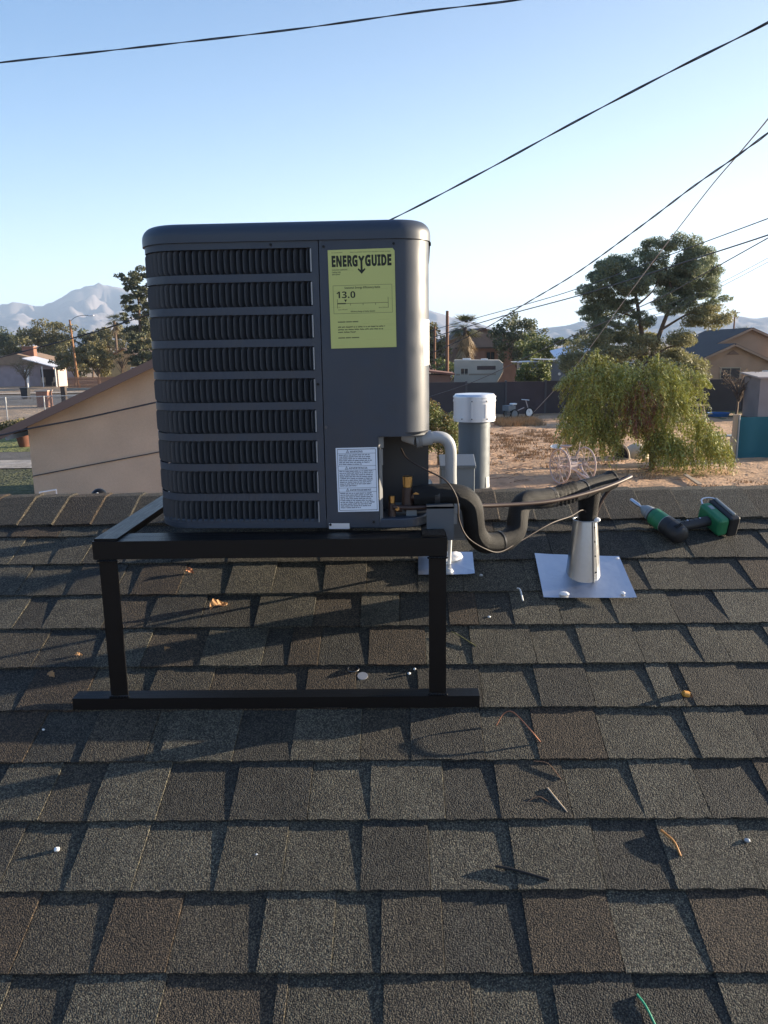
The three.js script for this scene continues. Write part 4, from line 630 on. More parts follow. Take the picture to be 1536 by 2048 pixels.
const ball = (seed, cx, cy, r, h, n, spread = 0.55) => { const R = rng(seed), l = []; for (let i = 0; i < n; i++) { const a = R() * 6.283, k = Math.sqrt(R()) * spread, yy = (R() - 0.5) * 1.3 * spread; l.push([cx + Math.cos(a) * k * r * 1.3, cy + yy * h, Math.sin(a) * k * r * 1.3, r * (0.32 + 0.26 * R()), h * (0.25 + 0.2 * R()), r * (0.32 + 0.26 * R())]); } return l; };
const subs = (cl, n, seed, f = 0.55) => { const R = rng(seed), o = []; for (const c of cl) for (let i = 0; i < n; i++) { const a = R() * 6.283, e = (R() - 0.5) * 2.4, q = 0.55 + 0.6 * R(), s = f * (0.6 + 0.6 * R()); o.push([c[0] + Math.cos(a) * Math.cos(e) * c[3] * q, c[1] + Math.sin(e) * c[4] * q, c[2] + Math.sin(a) * Math.cos(e) * c[5] * q, c[3] * s, c[4] * s * 0.8, c[5] * s]); } return o; };
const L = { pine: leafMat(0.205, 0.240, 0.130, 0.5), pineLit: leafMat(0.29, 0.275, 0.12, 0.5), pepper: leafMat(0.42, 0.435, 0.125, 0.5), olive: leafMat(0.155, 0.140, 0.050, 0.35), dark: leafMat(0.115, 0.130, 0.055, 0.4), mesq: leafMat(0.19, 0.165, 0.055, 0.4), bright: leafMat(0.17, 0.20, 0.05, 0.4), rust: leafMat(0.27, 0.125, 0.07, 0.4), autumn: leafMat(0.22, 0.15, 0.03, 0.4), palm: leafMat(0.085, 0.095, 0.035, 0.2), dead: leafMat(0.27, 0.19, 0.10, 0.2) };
{ // tall pine in front of the far fence
  const k = 0.0304, at = (px, py, dz = 0) => [(px - 1290) * k, (822 - py) * k, dz], C = (px, py, r, f = 0.75, dz = 0) => [...at(px, py, dz), r * k * 1.22, r * k * f * 1.35, r * k * 1.25];
  const upper = [C(1215, 552, 27), C(1188, 580, 24, 0.8, 0.5), C(1243, 545, 26, 0.8, -0.6), C(1232, 588, 28), C(1262, 572, 24, 0.7, 0.8), C(1205, 605, 26, 0.55, -0.5), C(1186, 640, 25, 0.5), C(1222, 655, 24, 0.5, 0.5), C(1255, 612, 20, 0.5),
    C(1308, 512, 24), C(1296, 535, 22, 0.8, 0.6), C(1350, 512, 26), C(1330, 545, 26, 0.8, -0.6), C(1385, 530, 27), C(1368, 560, 28, 0.8, 0.7), C(1402, 558, 24), C(1345, 582, 22, 0.6), C(1390, 590, 26, 0.6, -0.5), C(1412, 602, 20, 0.5), C(1335, 622, 18, 0.5, 0.4), C(1300, 570, 18, 0.6, -0.7), C(1275, 545, 18), C(1230, 625, 22, 0.7), C(1270, 640, 18, 0.6, 0.6), C(1360, 610, 20, 0.6), C(1310, 600, 16, 0.7, 0.8)];
  const low = [C(1404, 628, 24, 0.5), C(1425, 642, 20, 0.6), C(1382, 645, 20, 0.45, 0.5), C(1175, 700, 26, 0.7), C(1208, 690, 28, 0.6, 0.6), C(1240, 715, 30, 0.6), C(1195, 735, 26, 0.7, -0.5), C(1268, 690, 26, 0.5, 0.6), C(1320, 705, 30, 0.7, -0.6), C(1352, 690, 26, 0.6), C(1372, 720, 26, 0.8), C(1340, 740, 28, 0.7, 0.6), C(1385, 750, 20, 0.8), C(1290, 740, 30, 0.7), C(1150, 720, 22, 0.7), C(1230, 755, 30, 0.7), C(1330, 765, 30, 0.7), C(1300, 665, 20, 0.6, -0.8), C(1250, 665, 22, 0.6)];
  tree('pine_tree', 'tall two-topped pine tree standing up behind the weeping green tree', 'tree', [14.72, 0, -48],
    [limb([[0.2, 0, 0], [0.15, 3, 0], [-0.2, 4.8, 0.1], [-0.5, 6.4, 0], [-0.9, 7.6, 0.1], [-1.9, 8.2, 0.2]], 0.24, 0.05), limb([[0.2, 1.5, 0], [0.5, 3.4, 0], [1.1, 5.3, -0.1], [1.5, 6.8, 0], [1.2, 8.0, 0], [0.8, 9.2, 0]], 0.20, 0.04), limb([[1.3, 6.1, 0], [2.4, 7.0, 0.1], [3.0, 7.7, 0]], 0.09, 0.03), limb([[1.0, 5.0, 0], [2.6, 5.9, 0.2], [3.8, 5.9, 0]], 0.08, 0.02), limb([[-0.4, 5.6, 0], [-1.6, 6.0, 0], [-2.8, 5.6, 0.1]], 0.08, 0.02), limb([[-0.5, 6.4, 0], [0.3, 7.2, 0.2], [0.6, 7.9, 0.3]], 0.06, 0.02), limb([[0.1, 3.2, 0], [-1.5, 4.0, 0.2], [-2.9, 4.1, 0]], 0.08, 0.03), limb([[0.4, 3.4, 0], [1.6, 4.0, 0.1], [2.4, 4.0, 0]], 0.08, 0.03)],
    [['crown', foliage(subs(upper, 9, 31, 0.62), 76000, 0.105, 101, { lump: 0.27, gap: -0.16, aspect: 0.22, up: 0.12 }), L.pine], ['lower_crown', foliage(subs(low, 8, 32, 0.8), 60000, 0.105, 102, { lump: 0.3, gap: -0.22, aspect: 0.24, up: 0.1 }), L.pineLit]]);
}
{ // weeping pepper tree: hanging strands of small leaves
  const R = rng(55), pos = [], col = [], pos2 = [], col2 = [];
  const lobes = [[-1.47, 2.72, 0, 0.9, 1.42, 0.9], [-1.64, 1.45, 0.2, 0.85, 1.0, 0.8], [-1.9, 1.9, 0.1, 0.6, 1.0, 0.7], [-0.55, 2.7, 0, 0.92, 1.0, 0.9], [0.5, 2.62, 0, 0.9, 1.32, 0.9], [1.12, 1.6, 0.2, 0.92, 1.1, 0.8], [1.85, 0.95, 0.3, 0.95, 0.9, 0.8], [2.15, 0.65, 0.5, 0.75, 0.6, 0.6], [1.4, 0.7, 0.6, 0.9, 0.65, 0.6], [0.85, 0.78, 0.5, 0.84, 0.75, 0.7], [-1.2, 1.0, 0.3, 0.5, 0.6, 0.5], [1.54, 2.66, 0, 0.5, 0.7, 0.5], [-0.4, 1.9, 0.3, 0.7, 0.9, 0.5], [0.15, 1.2, -0.6, 0.85, 0.9, 0.5], [0.62, 0.95, 0.55, 0.55, 0.8, 0.4], [-1.5, 1.15, 0.3, 0.7, 0.8, 0.6]]; 
  const W = lobes.map((l) => l[3] * l[4]); const tw = W.reduce((a, b) => a + b, 0);
  const strand = (P, C, x, y, z, len, ox, oz, s) => {
    const n = Math.ceil(len / 0.075), sway = (R() - 0.5) * 0.5; const t0 = 0.72 + 0.5 * R() + 0.5 * fbm(x * 0.9, y * 0.9, z * 0.9, 2);
    for (let i = 0; i < n; i++) for (const sd of [-1, 1]) {
      const t = i / n, px = x + ox * Math.sin(t * 1.6) * 0.30 + sway * t * 0.25, py = y - len * t + 0.18 * Math.sin(Math.min(1, t * 3) * 3.14) * 0.4, pz = z + oz * Math.sin(t * 1.6) * 0.30; if (py < 0.06 || (py < 1.08 && x > -0.85 && x < 0.16)) break;
      const l = s * (0.7 + 0.6 * R()), a = R() * 6.283, sp = 0.45 + 0.5 * R(), dx = Math.cos(a) * l * sp, dz = Math.sin(a) * l * sp, dy = -l * (0.95 - 1.1 * R() * R()), wx = -Math.sin(a) * l * 0.2, wz = Math.cos(a) * l * 0.2;
      const A = [px, py, pz], B = [px + dx * 0.5 + wx, py + dy * 0.5, pz + dz * 0.5 + wz], D = [px + dx, py + dy, pz + dz], E = [px + dx * 0.5 - wx, py + dy * 0.5, pz + dz * 0.5 - wz];
      P.push(...A, ...B, ...D, ...A, ...D, ...E); const c = t0 * (0.85 + 0.3 * R()); for (let q = 0; q < 6; q++) C.push(c * 1.02, c, c * 0.9); void sd;
    }
  };
  for (let i = 0; i < 5600; i++) {
    let q = R() * tw, k = 0; while ((q -= W[k]) > 0) k++; const l = lobes[k], a = R() * 6.283, e = Math.asin(Math.min(1, R() * 1.25 - 0.15)), rr = 0.6 + 0.42 * R();
    const ox = Math.cos(a) * Math.cos(e), oz = Math.sin(a) * Math.cos(e), x = l[0] + l[3] * rr * ox, y = l[1] + l[4] * rr * Math.sin(e) * 0.95, z = l[2] + l[5] * rr * oz;
    if (fbm(x * 0.8, y * 0.8, z * 0.8 + 4, 2) < -0.16) continue;
    const rusty = Math.hypot((x + 0.22) / 0.75, (y - 2.3) / 0.75) < 1 && R() < 0.55 && z > -0.3;
    if (rusty) strand(pos2, col2, x, y, z, 0.3 + 0.5 * R(), ox, oz, 0.10); else strand(pos, col, x, y, z, 0.2 + 0.5 * R() + (R() < 0.12 ? 0.35 : 0), ox, oz, 0.10);
  }
  for (let i = 0; i < 260; i++) { const a = R() * 3.1416, x = -0.3 + 2.2 * Math.cos(a), z = 0.5 - 0.8 * R(); strand(pos, col, x, 3.1 + 0.75 * R() * Math.sin(a), z, 0.4, Math.cos(a), 0, 0.10); }
  tree('pepper_tree', 'big weeping bright green tree with a rusty patch, standing over the dog house', 'tree', [8.05, 0, -26.4],
    [limb([[0.62, 0, -0.2], [0.5, 0.9, -0.2], [0.0, 1.7, -0.2], [-0.8, 2.6, 0]], 0.13, 0.04), limb([[0.62, 0.5, -0.2], [0.9, 1.5, -0.1], [1.1, 2.5, 0]], 0.10, 0.04), limb([[0.5, 0.9, -0.2], [0.4, 2.2, -0.3], [0.1, 3.5, -0.3]], 0.08, 0.03)],
    [['crown', fromTris(pos, null, col), Object.assign(L.pepper, { roughness: 0.4 })], ['dead_foliage', fromTris(pos2, null, col2), L.rust]]);
}
{ // others
  const T = (x, y, z) => [[x, 0, z]];
  const simple = (name, label, pos, h, r, m, count, size, seed, o = {}, group) => tree(name, label, 'tree', pos, [limb([[0, 0, 0], [0.05 * r, h * 0.3, 0], [-0.1 * r, h * 0.62, 0.05]], 0.05 * r + 0.05, 0.05), limb([[0, h * 0.28, 0], [0.4 * r, h * 0.6, 0.1]], 0.08, 0.03), limb([[0, h * 0.25, 0], [-0.4 * r, h * 0.6, -0.1]], 0.08, 0.03)], [['crown', foliage(subs(ball(seed, 0, h * (o.mid || 0.62), r, h * (o.tall || 0.5), o.n || 14), 5, seed), count * 1.6, size * 0.8, seed, { lump: r * 0.32, gap: -0.14, aspect: 0.55, ...o }), m]], group);
  const row = 'round trees along the street horizon';
  simple('street_tree', 'dark round tree at the edge of the view, first before the mountains', [-62.5, 0, -131], 8.8, 4.8, L.dark, 3600, 0.24, 201, {}, row);
  simple('street_tree', 'broad olive tree behind the chimney of the pale house', [-54.8, 0, -129], 9.2, 5.2, L.olive, 4200, 0.24, 202, {}, row);
  simple('street_tree', 'low dark tree between the chimney tree and the street lamp', [-49.5, 0, -130], 7.4, 3.2, L.dark, 2400, 0.22, 203, {}, row);
  simple('street_tree', 'olive tree rising right behind the street lamp pole', [-46.5, 0, -131], 8.6, 4.4, L.olive, 3600, 0.24, 204, {}, row);
  simple('street_tree', 'yellow green tree beside the tall dark conifer', [-40.5, 0, -126], 8.3, 4.0, L.mesq, 3600, 0.24, 205, {}, row);
  simple('street_tree', 'dome shaped green tree in the yard behind the street lamp', [-35.6, 0, -95], 5.4, 2.9, L.mesq, 4200, 0.17, 206, { mid: 0.5, tall: 0.7, shell: true });
  simple('street_tree', 'wide olive tree hanging over the pale house porch', [-39.2, 0, -97], 5.2, 2.3, L.olive, 2600, 0.16, 207);
  // bare trees
  const bare = (name, label, pos, h, seed, m) => { const R = rng(seed), g = [limb([[0, 0, 0], [0.05, h * 0.25, 0], [0, h * 0.4, 0]], 0.09, 0.05, 6, 6)]; const leafs = []; for (let i = 0; i < 26; i++) { const a = R() * 6.283, y0 = h * (0.22 + 0.3 * R()), l = h * (0.3 + 0.35 * R()); const e = [Math.cos(a) * l * 0.62, Math.min(h, y0 + l * 0.8), Math.sin(a) * l * 0.62]; g.push(limb([[0, y0, 0], [e[0] * 0.5, y0 + (e[1] - y0) * 0.6, e[2] * 0.5], e], 0.035, 0.008, 5, 5)); for (let j = 0; j < 4; j++) { const b = R() * 6.283, q = 0.4 + 0.5 * R(), s = [e[0] * q, y0 + (e[1] - y0) * q, e[2] * q]; g.push(rod(s, [s[0] + Math.cos(b) * l * 0.3, s[1] + l * 0.3 * R(), s[2] + Math.sin(b) * l * 0.3], 0.012, 4, 0.004)); } leafs.push([e[0] * 0.8, e[1] * 0.92, e[2] * 0.8, h * 0.12, h * 0.12, h * 0.12]); }
    return tree(name, label, 'tree', pos, g, [['twig_leaves', foliage(leafs, m ? 1100 : 200, 0.07, seed, { gap: -0.4, aspect: 0.3 }), m || L.dead]]); };
  bare('bare_tree', 'thin olive tree with a fan of bare limbs in front of the pale house', [-43.0, 0, -92], 3.8, 301, L.olive);
  bare('bare_tree', 'grey leafless tree beside the brown fence along the street', [-33.0, 0, -96], 5.4, 302, null);
  bare('bare_tree', 'small bare tree in front of the peach house', [19.6, 0, -46], 2.7, 303, null);
  // conifer left of the air conditioner
  { const cl = [], R = rng(71); for (let i = 0; i < 34; i++) { const y = 2.2 + 11.0 * (i / 33), w = (i < 8 ? 1.6 : 2.1) * (0.6 + 0.5 * R()) * (y > 11.8 ? 0.75 : 1), a = R() * 6.283; cl.push([Math.cos(a) * w * 0.75 + 0.25 * (y > 9 ? 0.6 : 0), y, Math.sin(a) * w * 0.7, 0.85 + 0.4 * R(), 0.55 + 0.25 * R(), 0.85 + 0.4 * R()]); }
    tree('conifer', 'tall narrow dark conifer close beside the air conditioner above the tan gable', 'tree', [-30.2, 0, -95], [limb([[0, 0, 0], [0.1, 6, 0], [0.2, 12.6, 0]], 0.3, 0.06)], [['crown', foliage(subs(cl, 5, 33), 14000, 0.16, 72, { lump: 0.8, gap: -0.12, aspect: 0.5, up: 0.1 }), leafMat(0.075, 0.082, 0.036, 0.2)]]); }
  // middle distance, centre
  simple('yard_tree', 'feathery tree against the mountains behind the grey shed', [12.9, 0, -86], 7.6, 2.6, L.dark, 4200, 0.17, 211, { n: 18 });
  simple('yard_tree', 'pale green leafy tree in front of the feathery tree', [14.6, 0, -82], 5.6, 2.6, L.bright, 3600, 0.17, 212);
  simple('yard_tree', 'dark green tree between the shed and the pine', [16.9, 0, -74], 5.6, 2.1, L.dark, 3200, 0.15, 213);
  simple('yard_tree', 'green shrub tree overhanging the roof of the grey shed', [9.3, 0, -54.6], 3.6, 1.25, L.bright, 3200, 0.11, 214);
  simple('yard_tree', 'tall thin olive tree close behind the corner of the air conditioner', [3.7, 0, -84], 6.6, 1.7, L.olive, 2600, 0.17, 215);
  simple('yard_tree', 'yellow green rounded tree beside the brown gabled house', [11.6, 0, -96], 4.9, 1.9, L.mesq, 1800, 0.17, 216);
  simple('yard_tree', 'grey green bushy tree under the utility poles', [4.4, 0, -68], 3.3, 1.4, L.bright, 2000, 0.13, 217);
  // bush beside the air conditioner
  { const cl = ball(81, 0.3, 1.15, 0.75, 1.2, 14, 0.6); cl.push([0.55, 0.6, 0.1, 0.5, 0.6, 0.5], [0.0, 1.9, 0, 0.38, 0.4, 0.4], [0.75, 0.35, 0.2, 0.35, 0.35, 0.35]);
    tree('bush', 'yellow green bush with reddish tips beside the flue pipe', 'bush', [1.30, 0, -28.2], [limb([[0.2, 0, 0], [0.2, 0.8, 0]], 0.05, 0.03), limb([[0.25, 0, 0], [0.5, 0.8, 0.1]], 0.04, 0.02)], [['foliage', foliage(cl, 9000, 0.045, 82, { lump: 0.25, gap: -0.2, aspect: 0.45 }), L.bright], ['tips', foliage(cl.map((c) => [c[0] - 0.05, c[1] + 0.12, c[2], c[3], c[4], c[5]]), 2600, 0.04, 83, { lump: 0.3, gap: 0.02, aspect: 0.45 }), L.autumn]]); }
  // palms
  const palm = (label, pos, h, r, skirt, seed) => { const R = rng(seed), g = [], sk = []; const fan = (P, C, a, e, l, s) => { const d = V(Math.cos(a) * Math.cos(e), Math.sin(e), Math.sin(a) * Math.cos(e)), side = V(-Math.sin(a), 0, Math.cos(a)), n = 11, o = V(0, h, 0), b = o.clone().addScaledVector(d, l * 0.45); for (let i = 0; i < n; i++) { const q = (i / (n - 1) - 0.5) * 2.2, t = b.clone().addScaledVector(d, l * 0.6 * Math.cos(q * 0.8)).addScaledVector(side, l * 0.55 * Math.sin(q)); t.y -= l * 0.12 * (1 + R()) * s; const w = side.clone().multiplyScalar(l * 0.035).addScaledVector(V(0, 1, 0), 0.01); P.push(b.x - w.x, b.y - w.y, b.z - w.z, b.x + w.x, b.y + w.y, b.z + w.z, t.x, t.y, t.z); const c = 0.7 + 0.6 * R(); for (let k = 0; k < 3; k++) C.push(c, c, c); } P.push(o.x, o.y + 0.02, o.z, o.x, o.y - 0.02, o.z, b.x, b.y, b.z); for (let k = 0; k < 3; k++) C.push(0.8, 0.8, 0.7); };
    const c1 = [], c2 = []; for (let i = 0; i < 46; i++) fan(g, c1, R() * 6.283, -0.5 + 1.8 * R(), r * (0.8 + 0.3 * R()), 1); for (let i = 0; i < 70 * skirt; i++) { const a = R() * 6.283, e = -1.5 + 0.75 * R(), yy = R() * skirt * h * 0.33, L0 = sk.length; fan(sk, c2, a, e, r * (0.7 + 0.3 * R()), 1.4); for (let k = L0 + 1; k < sk.length; k += 3) sk[k] -= yy; }
    const t = tree('palm_tree', label, 'palm tree', pos, [limb([[0, 0, 0], [0.05, h * 0.5, 0], [0, h, 0]], 0.22, 0.16, 10, 10)], [['fronds', fromTris(g, null, c1), L.palm]]); if (sk.length) mesh('dead_fronds', fromTris(sk, null, c2), L.dead, t); return t; };
  palm('fan palm with a shaggy tan skirt beside the utility poles', [6.0, 0, -70], 5.75, 1.75, 1.6, 91);
  palm('small fan palm beside the tall narrow conifer', [-41.8, 0, -120], 8.6, 1.5, 0.25, 92);
  palm('small palm behind the roof of the peach house', [38.4, 0, -90], 4.7, 1.6, 0.2, 93);
  tree('hedge', 'low green hedge on the far horizon beyond the peach house', 'hedge', [49, 0, -110], [], [['foliage', foliage([[0, 1.9, 0, 9, 1.6, 2], [-7, 1.6, 0, 5, 1.2, 2], [9, 1.7, 0, 6, 1.5, 2]], 3000, 0.24, 94, { lump: 1.2 }), L.dark]]);
}
{ // dry weeds and grass tufts in the yard: one mass
  const R = rng(61), pos = [], col = []; const tuft = (x, z, n, h, s) => { for (let i = 0; i < n; i++) { const a = R() * 6.283, q = R() * s, bx = x + Math.cos(a) * q, bz = z + Math.sin(a) * q, hh = h * (0.5 + 0.7 * R()), lx = (R() - 0.5) * hh, lz = (R() - 0.5) * hh, w = 0.012 + 0.012 * R(); pos.push(bx - w, 0.02, bz, bx + w, 0.02, bz, bx + lx, hh, bz + lz); const c = 0.7 + 0.6 * R(); for (let k = 0; k < 3; k++) col.push(c, c * 0.95, c * 0.85); } };
  for (let i = 0; i < 90; i++) tuft(5.2 + R() * 2.6, -41.5 - R() * 3.5, 40, 0.34, 0.35);
  for (let i = 0; i < 60; i++) tuft(3.2 + R() * 4.2, -33 - R() * 6, 22, 0.16, 0.3);
  for (let i = 0; i < 50; i++) tuft(3.0 + R() * 3.5, -28 - R() * 6, 10, 0.12, 0.25);
  for (let i = 0; i < 160; i++) tuft(-2 + R() * 26, -20 - R() * 30, 9, 0.10, 0.3);
  for (let i = 0; i < 60; i++) tuft(8.5 + R() * 6, -22 - R() * 2.2, 12, 0.10, 0.3);
  for (let i = 0; i < 90; i++) tuft(4.5 + R() * 4, -24 - R() * 14, 14, 0.14, 0.3);
  const o = mesh('dry_weeds', fromTris(pos, null, col), leafMat(0.34, 0.23, 0.13, 0.2)); tag(o, 'dry straw coloured weeds scattered over the dirt yard', 'weeds', null, 'stuff');
}
{ // fallen sticks in the yard, too many and too small to tell apart
  const R = rng(62), g = []; for (let i = 0; i < 420; i++) { const x = 2.4 + R() * 6.5 + (i % 5 === 0 ? R() * 6 : 0), z = -24 - R() * 18, a = (R() - 0.5) * 1.4 + (R() < 0.25 ? 1.5 : 0), l = 0.15 + R() * R() * 0.9, y = 0.05 + 0.09 * Math.max(0, fbm(x * 0.5, 3, z * 0.5, 4)); g.push(rod([x, y, z], [x + Math.cos(a) * l, y + 0.02 + 0.05 * R(), z + Math.sin(a) * l], 0.006 + 0.010 * R(), 4, 0.004)); }
  tag(mesh('dead_sticks', g, mat(0.22, 0.14, 0.09, 0.95)), 'dry sticks and twigs strewn over the dirt yard', 'sticks', null, 'stuff');
}
// ---------- buildings and yard things ----------
function gable(t, o) {                                        // house: front gable at z = 0 facing +z, running back to -len
  const { w, eave, rise, len, over = 0.35, wall, roof, th = 0.14, trim = M.wood, x = 0, z = 0 } = o, k = rise / (w / 2);
  const sh = [[-w / 2, 0], [w / 2, 0], [w / 2, eave], [0, eave + rise], [-w / 2, eave]];
  const g = prism(sh, len); g.translate(x, 0, z - len / 2); mesh('wall', boxUV(g), wall, t);
  for (const s of [-1, 1]) { const a = Math.atan(k), L = (w / 2 + over) / Math.cos(a), r = new THREE.BoxGeometry(L, th, len + 2 * over); r.translate(s * L / 2, th / 2 + 0.003, 0); r.rotateZ(-s * a); r.translate(x, eave + rise, z - len / 2); mesh('roof', boxUV(r), roof, t);
    const f = new THREE.BoxGeometry(L - 0.01, 0.16, 0.03); f.translate(s * L / 2, 0.04, 0); f.rotateZ(-s * a); f.translate(x, eave + rise, z + over + 0.017); mesh('fascia', f, trim, t); }
}
function windowOn(t, x, y, z, w, h, frame = M.white) { const f = mesh('window', [box(w + 0.14, 0.07, 0.08, x, y + h / 2 + 0.035, z), box(w + 0.14, 0.07, 0.08, x, y - h / 2 - 0.035, z), box(0.07, h, 0.08, x - w / 2 - 0.035, y, z), box(0.07, h, 0.08, x + w / 2 + 0.035, y, z), box(0.04, h, 0.05, x, y, z)], frame, t); mesh('pane', box(w, h, 0.02, x, y, z), M.glass, f); return f; }
{
  const brownRoof = plain(0.10, 0.075, 0.06), darkRoof = plain(0.055, 0.05, 0.05), tanRoof = plain(0.30, 0.20, 0.13);
  // tan neighbour
  const n = thing('tan_house', 'tan stucco house end wall with a low gable roof just beyond the ridge', 'house', [-4.25, 0, -17]);
  gable(n, { w: 7.5, eave: 2.62, rise: 1.62, len: 9, wall: M.tan, roof: brownRoof, over: 0.42, th: 0.10, trim: mat(0.17, 0.12, 0.10, 0.8) });
  mesh('fascia', box(0.02, 0.20, 9.4, -3.75 - 0.40, 2.46, -4.5), mat(0.30, 0.40, 0.52, 0.6), n);
  const line = (pts, r, name, label) => tag(mesh(name, tube(pts, r, 60, 6), M.cable), label, 'cable');
  line([[-9.175, 2.334, -16.0], [-8.216, 2.526, -16.2], [-7.669, 2.644, -16.4], [-6.678, 2.811, -16.6], [-5.139, 3.119, -16.72], [-3.983, 3.36, -16.8]], 0.018, 'power_cable', 'black cable crossing in front of the tan wall just under its gable');
  line([[-7.99, 1.545, -16.975], [-6.445, 1.82, -16.975], [-5.163, 2.044, -16.975], [-4.021, 2.257, -16.975]], 0.012, 'power_cable', 'thin black cable fixed slantwise across the lower tan wall');
  const r = thing('handrail', 'thin white pipe handrail in front of the tan wall', 'handrail', [-7.02, 0, -15.5]); mesh('post', rod([-0.17, 0, 0], [-0.17, 1.44, 0], 0.014), M.white, r); mesh('post', rod([0.17, 0, 0], [0.17, 1.49, 0], 0.014), M.white, r); mesh('rail', rod([-0.18, 1.44, 0], [0.18, 1.495, 0], 0.016), M.white, r);
  // pale house across the street
  const p = thing('pale_house', 'pale pinkish house with a chimney and a white metal porch roof across the street', 'house', [-46.6, 0, -101]);
  const pale = stucco(0.42, 0.33, 0.33); mesh('wall', boxUV(box(9.5, 2.7, 7, -1.6, 1.35, -3.5)), pale, p);
  { const g = prism([[-6.7, 0], [3.4, 0], [3.4, 0.12], [-1.6, 1.45], [-6.7, 0.12]], 7.8); g.translate(0, 2.703, -3.5); mesh('roof', boxUV(g), tanRoof, p); }
  { const c = mesh('chimney', boxUV(box(1.5, 1.6, 0.9, -0.4, 4.1, -1.6)), plain(0.26, 0.13, 0.09), p); mesh('chimney_cap', box(1.7, 0.12, 1.1, -0.4, 4.96, -1.6), plain(0.3, 0.2, 0.15), c); }
  { const g = box(4.4, 0.10, 3.6); g.rotateZ(-0.28); g.rotateX(0.06); g.translate(2.9, 3.0, 1.4); mesh('porch_roof', g, mat(0.74, 0.74, 0.76, 0.4, 0.3), p); }
  for (const x of [1.2, 3.0, 4.6]) mesh('porch_post', box(0.12, 2.5, 0.12, x, 1.25, 2.9), M.white, p);
  mesh('porch_wall', box(0.2, 2.3, 2.6, 4.7, 1.15, 1.3), stucco(0.5, 0.4, 0.36), p);
  mesh('doorway', box(2.2, 2.1, 0.05, 2.6, 1.05, 0.03), plain(0.05, 0.035, 0.03), p); windowOn(p, -4.6, 1.5, 0.05, 1.1, 1.0, M.woodPale);
  const ch = (x, label) => { const c = thing('patio_chair', label, 'chair', [x, 0.12, -98.6]); mesh('seat', box(0.5, 0.06, 0.5, 0, 0.45, 0), M.woodPale, c); mesh('backrest', box(0.5, 0.55, 0.05, 0, 0.75, -0.24), M.woodPale, c); for (const [a, b] of [[-1, -1], [1, -1], [-1, 1], [1, 1]]) mesh('leg', box(0.05, 0.42, 0.05, a * 0.22, 0.21, b * 0.22), M.woodPale, c); };
  ch(-43.9, 'pale patio chair nearer the middle of the porch'); ch(-42.4, 'pale patio chair at the open end of the porch');
  // lamp, bins, sign, fences on the left
  const lp = thing('street_lamp', 'brown wooden street lamp pole with a curved metal arm', 'street lamp', [-36.4, 0, -91]);
  mesh('pole', rod([0, 0, 0], [-0.35, 7.75, 0], 0.15, 12, 0.10), mat(0.26, 0.13, 0.06, 0.9), lp); mesh('arm', tube([[-0.35, 7.5, 0], [0.2, 7.95, 0.0], [1.0, 8.2, 0.0], [1.9, 8.2, 0.0]], 0.035, 20, 8), M.greySteel, lp); mesh('lamp_head', rbox(0.62, 0.14, 0.26, 0.05, 2.15, 8.17, 0), M.alum, lp);
  const bin = (name, label, x, z, m, base = 0) => { const b = thing(name, label, 'bin', [x, base, z]); mesh('body', prism([[-0.26, 0.08], [0.26, 0.08], [0.33, 0.95], [-0.33, 0.95]], 0.6, 0.02), m, b); mesh('lid', rbox(0.74, 0.08, 0.72, 0.03, 0, 1.0, 0), m, b); for (const s of [-1, 1]) { const w = new THREE.CylinderGeometry(0.11, 0.11, 0.05, 16); w.rotateZ(Math.PI / 2); w.translate(s * 0.26, 0.11, -0.27); mesh('wheel', w, M.blackSteel, b); } };
  bin('wheelie_bin', 'black wheelie bin alone at the kerb across the street', -34.2, -73, mat(0.02, 0.02, 0.022, 0.5)); bin('wheelie_bin', 'dark blue wheelie bin by the yellow house beside the conifer', -29.7, -92, mat(0.02, 0.03, 0.08, 0.5), 0.6); bin('wheelie_bin', 'bright blue wheelie bin by the yellow house', -28.7, -92, mat(0.02, 0.06, 0.25, 0.5), 0.5);
  const sg = thing('yard_sign', 'white sign on a post in front of the pale house', 'sign', [-44.6, 0, -96]); mesh('post', box(0.1, 2.0, 0.1, 0, 1.0, 0), M.white, sg); mesh('board', box(0.62, 0.9, 0.05, 0, 1.7, 0.08), M.white, sg); mesh('print', box(0.12, 0.36, 0.006, 0.02, 1.68, 0.109), mat(0.1, 0.1, 0.14, 0.7), sg);
  const pk = thing('picket_fence', 'brown picket fence along the street beneath the dome shaped tree', 'fence', [-33.8, 0, -88.5]); for (let i = 0; i < 46; i++) mesh('picket', box(0.09, 1.25, 0.03, -2.75 + i * 0.122, 0.80, 0), mat(0.25, 0.13, 0.08, 0.9), pk); for (const y of [0.45, 1.2]) mesh('rail', box(5.7, 0.09, 0.05, 0, y, -0.043), mat(0.22, 0.12, 0.08, 0.9), pk); mesh('kerb_wall', box(5.9, 0.26, 0.3, 0, 0.13, 0.05), M.concrete, pk);
  for (const [x, z, l, lb] of [[-30.6, -84.6, 2.2, 'low white wall nearer the street lamp'], [-28.2, -83.4, 1.8, 'low white wall next to the tan gable']]) { const w = thing('low_wall', lb, 'wall', [x, 0.1, z]); mesh('wall', box(l, 0.55, 0.25, 0, 0.28, 0), plain(0.6, 0.55, 0.5), w); mesh('coping', box(l + 0.1, 0.08, 0.33, 0, 0.593, 0), plain(0.65, 0.6, 0.55), w); }
  const cf = thing('chain_link_fence', 'chain link fence with pale posts at the near side of the street', 'fence', [-24.6, 0, -50]); for (const [i, x] of [-7.5, -5.0, -2.5, -0.3, 1.9, 4.1, 6.3].entries()) mesh('post', cyl(0.045, 0.045, 1.45, x, 0, i * -0.6 + 1.5, 10), M.greyPvc, cf); mesh('top_rail', rod([-7.5, 1.42, 1.5], [6.3, 1.42, -2.1], 0.03), M.greyPvc, cf);
